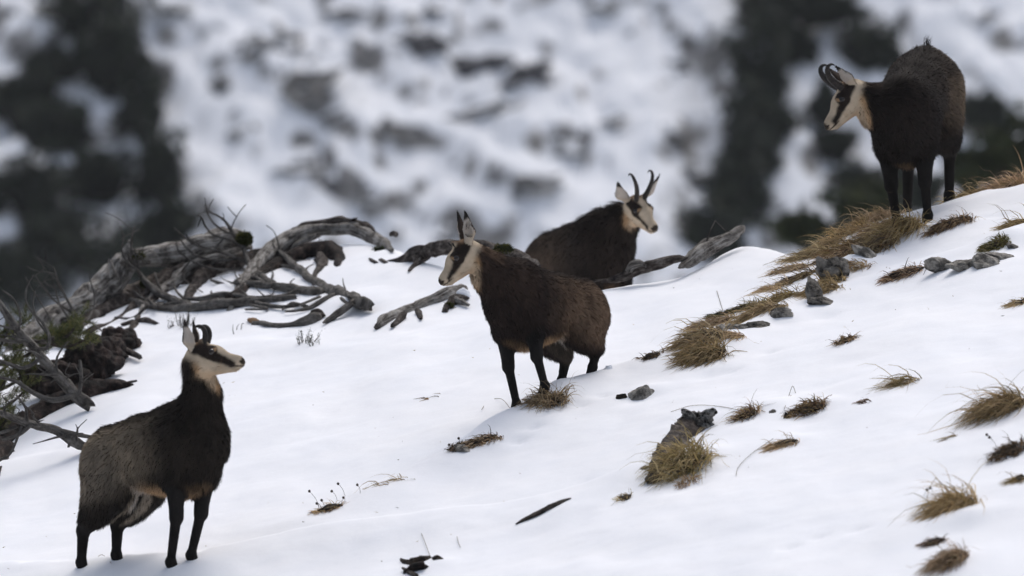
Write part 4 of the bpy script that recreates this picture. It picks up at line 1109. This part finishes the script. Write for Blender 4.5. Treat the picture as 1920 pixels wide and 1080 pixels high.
# ------------------------------------------------------------------ dry grass, stones, bark
STRAW = [(.44, .33, .19), (.34, .245, .13), (.56, .44, .27), (.22, .16, .09), (.38, .30, .155)]
OLIVE = [(.33, .25, .12), (.22, .18, .08), (.42, .32, .16), (.48, .36, .195)]
BROWN = [(.17, .11, .062), (.11, .072, .045), (.26, .17, .095), (.06, .045, .032)]
def tuft(px, py, w, h, n, label, cols=STRAW, L=None, lean=(-.55, -.35), spread=.5, up=.8, wid=.0026, dome=.6, seed=None, stray=.06, group='dry grass tufts in the snow', clod=True, droop=1.0):
    """px, py: centre of the tuft's foot; w, h: half extents of the foot in photo pixels; L: blade length in photo pixels"""
    if px > 1300 and py < 680: n, w = int(n * 1.6), w * 1.2
    up, droop = up * .78, droop * 1.35
    g = ground(px, py)
    if g is None: g = np.array([*px3(px, py, ridge_depth(px))[:2], 0]); g[2] = float(height(g[:1], g[1:2])[0])
    k = g[1] / F; L = (L or 1.2 * max(w, h)) * k
    rng = np.random.default_rng(seed if seed is not None else int(px * 7 + py))
    a = rng.uniform(0, 2 * math.pi, n); r = np.sqrt(rng.uniform(0, 1, n))
    ex, ey = np.cos(a) * r, np.sin(a) * r
    dep = max(h * k * 1.6, .05)
    X = g[0] + ex * w * k; Y = g[1] + ey * dep
    Z = height(X, Y) - .012 + (1 - r) * dome * min(w, h) * k
    B = np.stack([X, Y, Z], 1)
    out = np.stack([ex, ey * .7, np.zeros(n)], 1)
    d = norm(np.array([lean[0], lean[1], 0]) + out * spread + rng.normal(size=(n, 3)) * .28 + np.array([0, 0, up]))
    ln = L * rng.uniform(.55, 1.15, n)
    st = rng.random(n) < stray; ln[st] *= rng.uniform(1.2, 1.9, st.sum()); d[st] = norm(d[st] + rng.normal(size=(st.sum(), 3)) * .5 + np.array([0, 0, .25]))
    S = 5; pts = [B]; cur = B; dd = d
    gx = -np.array([PA, PB, 0])
    for i in range(S):
        cur = cur + dd * (ln / S)[:, None]
        zmin = height(cur[:, 0], cur[:, 1]) + .004
        cur = cur.copy(); cur[:, 2] = np.maximum(cur[:, 2], zmin)
        pts.append(cur)
        dd = norm(dd + droop * np.array([lean[0] * .12, lean[1] * .12, -.36]) * rng.uniform(.5, 1.3, (n, 1)) + rng.normal(size=(n, 3)) * .05)
        kk = rng.random(n) < .07; dd[kk] = norm(dd[kk] + rng.normal(size=(kk.sum(), 3)) * .9)      # broken blades
    wv = norm(np.cross(d, rng.normal(size=(n, 3)) + np.array([0, 1.0, 0]))) * (wid * rng.uniform(.6, 1.3, n))[:, None]
    rows = []
    for i, p in enumerate(pts):
        f_ = 1 - (i / S) ** 2 * .85
        rows += [p - wv * f_, p + wv * f_]
    V = np.stack(rows, 1).reshape(-1, 3)
    b = np.arange(n)[:, None] * (2 * (S + 1))
    Fc = np.vstack([b + np.array([2 * i, 2 * i + 1, 2 * i + 3, 2 * i + 2]) for i in range(S)])
    cc = np.array(cols)[rng.integers(0, len(cols), n)] * rng.uniform(.7, 1.45, (n, 1))
    cc = cc * rng.uniform(.72, 1.15) * np.array([1, rng.uniform(.93, 1.03), rng.uniform(.85, 1.1)])
    CC = np.repeat(cc, 2 * (S + 1), 0)
    root = empty('grass_tuft', tuple(g)); tag(root, label, 'grass', group)
    o = mesh_obj('blades', V, Fc, M['grass'], root, col=CC, smooth=False); o['kind'] = 'stuff'
    if clod:
        Vc, Fcc = rock_mesh(g + np.array([0, 0, dome * .12 * min(w, h) * k]), (w * k * .72, dep * .72, max(.3 * h * k, .015)), int(px), 3, .35, False)
        lift = (Vc[:, 0] - g[0]) * PA + (Vc[:, 1] - g[1]) * PB; Vc[:, 2] += lift
        mesh_obj('clod', Vc, Fcc, M['soil'], root)
    return root

T = tuft
# along the grassy spine, from bottom left to the top right chamois
T(1325, 668, 34, 26, 380, 'bushy straw tuft hanging lowest on the grassy spine', OLIVE, 62, (-.6, -.5), up=.55)
T(1318, 632, 38, 20, 300, 'fanned straw tuft just above the lowest spine tuft', STRAW, 55, (-.75, -.3), up=.5)
T(1345, 605, 34, 12, 220, 'flattened tuft on the spine above the small stones', STRAW, 44, (-.8, -.3), up=.45)
T(1352, 592, 22, 8, 120, 'short greenish turf on the spine above the small stones', [(.06, .07, .025), (.09, .085, .03), (.05, .05, .02)], 16, (-.2, -.1), up=1)
T(1400, 578, 30, 10, 170, 'greenish turf strip on the spine left of the pointed stone', [(.08, .085, .03), (.12, .10, .04), (.17, .13, .05)], 22, (-.4, -.2), up=.9)
T(1420, 590, 34, 12, 240, 'straw tuft draped down over the spine behind the stones', STRAW, 60, (-.85, -.35), up=.3)
T(1468, 560, 30, 9, 200, 'long combed straw tuft on the snow right of the pointed stone', STRAW, 55, (-.9, -.3), up=.3)
T(1455, 540, 24, 6, 70, 'sparse grass fringe low on the far edge of the spine', STRAW, 40, (-.7, -.1), up=.5, clod=False)
T(1490, 505, 26, 7, 120, 'straw fringe below the crest left of the rock slab', STRAW, 42, (-.8, -.1), up=.4)
T(1520, 480, 30, 8, 200, 'straw tuft on the crest left of the big slab', STRAW, 46, (-.8, -.1), up=.5)
T(1552, 462, 26, 8, 190, 'olive straw tuft on the crest above the big slab', OLIVE, 40, (-.7, -.1), up=.6)
T(1590, 440, 34, 8, 240, 'ragged straw tuft on the crest between slab and forelegs', STRAW, 40, (-.6, 0), up=.7, stray=.12)
T(1630, 418, 34, 9, 240, 'pale grass tuft on the crest left of the forelegs of the right chamois', STRAW, 40, (-.6, 0), up=.7, stray=.12)
T(1662, 392, 22, 7, 140, 'tangled pale grass at the forehooves of the right chamois', STRAW, 40, (-.5, -.2), up=.8, stray=.15)
T(1690, 430, 36, 22, 420, 'big hanging straw tuft under the forehooves of the right chamois', STRAW, 70, (-.55, -.55), up=.5)
T(1648, 462, 34, 18, 320, 'shaggy straw tuft left of the big hanging one', BROWN + STRAW, 56, (-.65, -.5), up=.4)
T(1600, 500, 30, 10, 130, 'thin grass growing on the right side of the rock slab', STRAW + OLIVE, 36, (-.6, -.4), up=.5, clod=False)
T(1545, 545, 28, 14, 220, 'straw tuft in front of the rock slab', STRAW, 50, (-.7, -.5), up=.3)
T(1785, 418, 36, 12, 300, 'rounded cushion of brown grass under the hind leg of the right chamois', BROWN + STRAW, 32, (-.5, -.6), up=.5)
T(1828, 362, 28, 10, 180, 'pale tuft on the crest right of the hind leg', STRAW, 36, (-.7, -.1), up=.5, stray=.12)
T(1895, 318, 34, 12, 260, 'pale grass clump on the crest at the right edge', STRAW, 46, (-.6, -.1), up=.7, stray=.15)
T(1800, 345, 18, 5, 40, 'few stray blades on the crest behind the hind leg', STRAW, 40, (-.6, 0), up=.7, clod=False)
T(1700, 512, 34, 8, 150, 'thin brown grass strip under the snow ledge', BROWN + STRAW, 34, (-.7, -.3), up=.35)
T(1866, 462, 24, 14, 240, 'mossy green cushion above the row of stones at the right', [(.09, .085, .025), (.13, .115, .04), (.17, .13, .05)], 20, (-.4, -.4), up=.9)
T(1912, 420, 16, 12, 110, 'straw tuft at the right edge above the mossy cushion', STRAW, 50, (-.8, -.4), up=.4)
T(1916, 568, 14, 6, 60, 'small straw tuft at the right edge on the open snow', STRAW, 34, (-.8, -.3), up=.4)
T(1448, 578, 30, 9, 170, 'matted straw between the pointed stone and the draped tuft', STRAW, 44, (-.8, -.4), up=.3, clod=False)
T(1505, 520, 30, 9, 150, 'matted straw strip left of the foot of the slab', STRAW + BROWN, 44, (-.8, -.35), up=.3, clod=False)
T(1610, 455, 30, 10, 190, 'brown matted grass between the slab top and the shaggy tuft', BROWN + STRAW, 44, (-.7, -.4), up=.4)
T(1655, 425, 28, 10, 190, 'straw matted against the snow left of the big hanging tuft', STRAW, 44, (-.7, -.35), up=.45, clod=False)
T(1370, 628, 26, 9, 150, 'short straw spilling over below the stone row', STRAW + OLIVE, 34, (-.7, -.5), up=.35, clod=False)
T(1575, 470, 26, 8, 150, 'pale straw flattened on the snow above the slab', STRAW, 42, (-.8, -.2), up=.35, clod=False)
# on the open snow at the right
T(1587, 640, 14, 8, 110, 'small lone tuft on the open snow below the rock slab', OLIVE + BROWN, 24, (-.4, -.2), up=.8, stray=.12)
T(1705, 715, 26, 7, 90, 'sparse windblown tuft with long loose blades on open snow', STRAW + OLIVE, 62, (-.9, -.1), up=.4, stray=.3, clod=False)
T(1625, 752, 12, 4, 26, 'few flat blades left of the sparse windblown tuft', BROWN, 24, (-.8, -.1), up=.3, clod=False)
T(1885, 765, 46, 24, 480, 'large olive tuft at the right edge combed to the left', OLIVE, 88, (-.85, -.35), up=.5, stray=.10)
T(1892, 848, 34, 22, 330, 'dark brown heathery clump at the right edge below the large olive tuft', BROWN, 26, (-.5, -.4), up=.8)
T(1912, 900, 14, 10, 80, 'small grass tuft at the right edge under the heathery clump', STRAW, 34, (-.7, -.3), up=.5)
T(1795, 950, 42, 26, 430, 'large straw tuft with wispy top in the lower right', STRAW + OLIVE, 78, (-.7, -.5), up=.6, stray=.12)
T(1752, 1018, 22, 12, 130, 'dark earthy tuft between the two lower right tufts', BROWN, 22, (-.5, -.4), up=.6)
T(1785, 1050, 34, 20, 320, 'lowest straw tuft in the lower right corner', STRAW + OLIVE, 58, (-.75, -.4), up=.4)
T(1518, 768, 34, 18, 280, 'olive brown tuft right of the flat blades in mid snow', OLIVE + BROWN, 30, (-.5, -.3), up=.8, stray=.08)
T(1402, 778, 24, 12, 150, 'small brown tuft with long loose stems left of the olive one', OLIVE + BROWN, 32, (-.5, -.2), up=.8, stray=.18)
T(1472, 832, 28, 12, 200, 'straw wisp lying flat below the olive brown tuft', STRAW, 36, (-.8, -.4), up=.25)
T(1285, 872, 46, 38, 520, 'large straw tuft in front of the lichen covered stump', STRAW + OLIVE, 72, (-.35, -.4), up=.7)
T(1172, 934, 14, 5, 50, 'very small tuft with one looping blade left of the stump', STRAW, 18, (-.3, -.2), up=.9, stray=.1)
T(1030, 755, 34, 22, 330, 'tangled straw tuft at the forelegs of the kid', STRAW, 52, (-.3, -.45), up=.9, stray=.10)
T(900, 828, 44, 12, 260, 'flat brown tuft below the front hoof of the kid', BROWN + STRAW, 30, (-.6, -.4), up=.4)
T(858, 840, 18, 9, 120, 'mossy end of turf left of the flat brown tuft', [(.05, .05, .02), (.08, .07, .03)] + BROWN, 16, (-.3, -.2), up=1)
T(616, 955, 28, 7, 120, 'low straw patch with dark seed heads on the near crest', BROWN + STRAW, 22, (-.4, -.3), up=.6)
T(1222, 668, 24, 5, 80, 'thin brown fringe of grass left of the lowest spine tuft', BROWN, 20, (-.5, -.1), up=.8, stray=.1)
T(745, 902, 50, 4, 26, 'few bent blades along the near crest beyond the seed heads', STRAW, 40, (-.8, 0), up=.4, clod=False, stray=.2)
T(1290, 905, 20, 8, 80, 'short straw edge at the foot of the large stump tuft', STRAW, 26, (-.2, -.4), up=.5, clod=False)
T(1790, 818, 18, 3, 12, 'flat pair of blades on the snow left of the heathery clump', STRAW, 40, (-.9, .1), up=.1, clod=False)
T(815, 745, 20, 3, 7, 'thin dark blades lying on the snow left of the kid', BROWN, 34, (-.8, .1), up=.15, clod=False)

# crumbs of needles and grass blown over the snow
rl = np.random.default_rng(5); nl = 90
X = rl.uniform(-2.9, 2.9, nl); Y = rl.uniform(41.5, 47.5, nl); Z = height(X, Y) + .002
ctr_ = np.stack([X, Y, Z], 1); a_ = norm(rl.normal(size=(nl, 3)) * (1, 1, .3)); b_ = norm(np.cross(a_, rl.normal(size=(nl, 3))))
sz = rl.uniform(.003, .016, nl)[:, None]
V = np.stack([ctr_ - a_ * sz, ctr_ + b_ * .0018, ctr_ + a_ * sz + (0, 0, .003), ctr_ - b_ * .0018], 1).reshape(-1, 3)
cc = np.repeat(np.array(BROWN + STRAW)[rl.integers(0, 9, nl)], 4, 0)
tag(mesh_obj('plant_litter', V, np.arange(nl * 4).reshape(-1, 4), M['grass'], col=cc, smooth=False, origin=(0, 44, 0)), 'tiny scattered plant crumbs on the snow', None, None, 'stuff')
# seed heads
def seed_heads(name, label, stems):
    px, py = stems[0][0], stems[0][1]; g = ground(px, py)
    r = empty(name, tuple(g)); tag(r, label, 'weed')
    for x0, y0, x1, y1 in stems:
        a = ground(x0, y0); k = a[1] / F; e = px3(x1, y1, a[1] - .02)
        V, Fc, U = tube([a - (0, 0, .01), (a + e) / 2 + np.array([.004, 0, .003]), e], [.0011, .0010, .0009], 5, 0, 0, 3)
        s = mesh_obj('stem', V, Fc, M['twig'], r, uv=U)
        Vs, Fs = ICO[2]; mesh_obj('seed_head', e + Vs * np.array([.0068, .0068, .0072]), Fs, M['soil'], s, origin=e)
seed_heads('seed_head_weed', 'round dark seed heads on thin stalks above the low straw patch',
           [(600, 950, 580, 921), (633, 938, 622, 921), (648, 930, 634, 907), (676, 925, 670, 909), (608, 955, 603, 938), (598, 958, 594, 944), (646, 942, 644, 933)])
seed_heads('seed_head_weed', 'two dark seed heads left of the turf below the kid', [(848, 850, 842, 834), (862, 838, 860, 822)])
seed_heads('seed_head_weed', 'dark seed heads left of the heathery clump at the right edge', [(1870, 840, 1855, 820), (1862, 826, 1850, 815)])
seed_heads('seed_head_weed', 'tiny dark seed heads on the snow above the large lower right tuft', [(1748, 922, 1744, 915), (1730, 930, 1738, 918)])

def stone(px, py, w, h, label, mat='rock', seed=None, tilt=0, rough=.15, depth=None, name='stone', group='stones in the snow', sub=4, cat='stone', facet=True, dz=0):
    g = ground(px, py + h * .55)
    if g is None: g = px3(px, py, ridge_depth(px))
    k = g[1] / F; c = np.array([g[0], g[1] + .02, g[2] + .04 * h * k])
    V, Fc = rock_mesh(c, (w * k * 1.15, depth or w * k * .8, h * k * 1.3), seed or int(px + py), sub, rough, facet, 0, math.radians(tilt))
    return tag(mesh_obj(name, V, Fc, M[mat], smooth=False), label, cat, group)
stone(1202, 735, 36, 21, 'pale grey stone lying alone right of the kid')
stone(1165, 742, 14, 12, 'dark small stone touching the pale stone right of the kid', 'soil')
stone(1350, 613, 16, 14, 'angular grey stone above the lowest spine tuft', tilt=20)
stone(1374, 611, 18, 11, 'second small stone in the row on the spine')
stone(1394, 611, 17, 10, 'third small stone in the row on the spine', seed=8)
stone(1417, 606, 25, 13, 'darker flat stone at the right of the stone row', 'dark_rock')
stone(1432, 608, 14, 7, 'low brown stone at the end of the stone row', 'dark_rock')
stone(1464, 585, 30, 15, 'pointed grey stone on the spine below the combed tuft', tilt=-12)
stone(1566, 502, 46, 34, 'big dark rock slab half covered by grass and snow', 'dark_rock', tilt=-32, rough=.4, name='rock_slab', depth=.12)
T(1585, 478, 40, 10, 200, 'brown grass hanging over the top of the rock slab', BROWN + STRAW, 44, (-.6, -.5), up=.45, clod=False)
T(1560, 528, 22, 12, 120, 'short straw growing from the foot of the rock slab', STRAW + OLIVE, 36, (-.5, -.5), up=.5, clod=False)
stone(1530, 540, 18, 40, 'lower left foot of the big rock slab', 'dark_rock', tilt=8, depth=.1, name='rock_slab')
stone(1545, 563, 34, 12, 'dark flat rock under the straw tuft of the slab', 'dark_rock', tilt=-10)
stone(1625, 470, 30, 18, 'grey boulder behind the shaggy straw tuft', 'rock', tilt=-25)
for q, (x, y, w, h) in enumerate([(1776, 494, 38, 18), (1812, 494, 32, 17), (1842, 488, 33, 18), (1872, 478, 28, 14)]):
    stone(x, y, w, h, ['leftmost stone of the row under the mossy cushion', 'second stone from the left in the row under the mossy cushion', 'third stone from the left in the row under the mossy cushion', 'rightmost stone of the row under the mossy cushion'][q], 'rock', tilt=-12)
stone(1902, 462, 20, 8, 'thin dark stone edge right of the mossy cushion', 'dark_rock', tilt=-20)
stone(1208, 878, 11, 8, 'small black stone left of the lichen covered stump', 'dark_rock')
stone(1226, 862, 7, 6, 'tiny black stone beside the stump foot', 'dark_rock', seed=31)
stone(1475, 780, 9, 10, 'black stone at the left side of the olive brown tuft', 'soil')
stone(1448, 772, 10, 6, 'tiny grey stone between the brown and olive tufts', 'dark_rock')
stone(870, 842, 24, 9, 'grey stone at the left end of the flat turf below the kid', 'rock', tilt=-20)
stone(1140, 690, 10, 6, 'small lump of snow right of the hind legs of the kid', 'snow', name='snow_lump', cat='snow', group='snow lumps')
stone(868, 552, 14, 14, 'round ball of snow on the log under the chin of the kid', 'snow', name='snow_lump', cat='snow', group='snow lumps', rough=.1, facet=False)
# lichen covered stump
g = ground(1270, 880); t = empty('rotten_stump', tuple(g)); tag(t, 'rotten stump with grey lichen crust behind the large straw tuft', 'stump')
P0, R0 = wpath([(1225, 905, 14), (1250, 860, 24), (1275, 825, 26), (1300, 798, 24), (1318, 785, 14)], .04)
V, Fc, U = tube(P0, R0, 16, .35, 5, 8); mesh_obj('stem', V, Fc, M['bark'], t, uv=U)
for q, (x, y, w, h) in enumerate([(1308, 788, 24, 17), (1322, 780, 14, 10), (1285, 805, 16, 14), (1272, 812, 9, 10)]):
    d = P0[3][1] - .07; V, Fc = rock_mesh(px3(x, y, d), (w * d / F, .05, h * d / F), 610 + q, 4, .75, False); mesh_obj('lichen_crust', V, Fc, M['lichen'], t, smooth=False)
limb('bark_slab', [(968, 983, 2), (990, 972, 8), (1020, 957, 12), (1048, 945, 10), (1070, 934, 2)], M['bark'], None, -.02, 12, .25, 'flat dark bark slab lying on the snow bottom centre', 'bark', flat=.6)
t = wroot('bark_debris', 790, 1060, 'dark broken bark pieces with splintered ends at the bottom edge', 'bark')
limb('piece', [(752, 1050, 3), (770, 1055, 9), (790, 1052, 9), (806, 1045, 4)], M['soil'], t, -.03, 8, .35); limb('piece', [(757, 1072, 4), (775, 1066, 10), (798, 1060, 8)], M['red_bark'], t, -.05, 8, .35)
limb('piece', [(812, 1050, 6), (822, 1047, 8), (830, 1048, 3)], M['soil'], t, -.02, 8, .3); limb('piece', [(754, 1065, 2), (768, 1072, 6), (780, 1078, 4)], M['bark'], t, -.06, 8, .35)
for lab, q in [('long thin dry stem leaning left of the brown tuft in mid snow', [(1400, 772), (1350, 762), (1300, 760), (1258, 772)]), ('curved dry stem on the snow left of the flat straw wisp', [(1450, 822), (1410, 850), (1385, 875), (1380, 892)]),
               ('bent dry stalk standing above the olive brown tuft', [(1470, 768), (1478, 745), (1486, 724), (1492, 738)]), ('thin dry stem standing at the bottom near the bark debris', [(806, 1042), (798, 1020), (790, 1000)]),
               ('single dry stem in the snow above the bark debris', [(863, 1026), (859, 1016), (857, 1006)]), ('crossed thin stems in the snow beside the hind legs of the left chamois', [(178, 1050), (190, 1040), (202, 1048), (208, 1056)]),
               ('long wispy stem rising left of the fallen grass below the kid', [(960, 770), (940, 748), (915, 752), (903, 768)]), ('dry stem standing on the spine below the crest', [(1356, 585), (1350, 565), (1344, 545)])]:
    limb('dry_stem', [(x, y, .5) for x, y in q], M['straw_stem'], None, -.03, 5, .0, lab, 'stem', 5, group='loose dry stems')
# ------------------------------------------------------------------ thin winter haze between the crest and the far slope
hv = [(x, y, z) for x in (-190, 190) for y in (-12, 345) for z in (-70, 125)]
hf = [(0, 1, 3, 2), (4, 6, 7, 5), (0, 4, 5, 1), (2, 3, 7, 6), (0, 2, 6, 4), (1, 5, 7, 3)]
hm = bpy.data.materials.new('haze'); hm.use_nodes = True; hn = hm.node_tree; hn.nodes.clear()
pv = hn.nodes.new('ShaderNodeVolumePrincipled'); ho = hn.nodes.new('ShaderNodeOutputMaterial')
pv.inputs['Color'].default_value = (0.93, 0.95, 1.0, 1); pv.inputs['Density'].default_value = 0.00017; pv.inputs['Anisotropy'].default_value = 0.0
hn.links.new(pv.outputs[0], ho.inputs['Volume'])
o = mesh_obj('haze', hv, hf, hm, smooth=False, origin=(0, 44, 0)); tag(o, 'thin pale haze in front of the far slope', None, None, 'stuff')
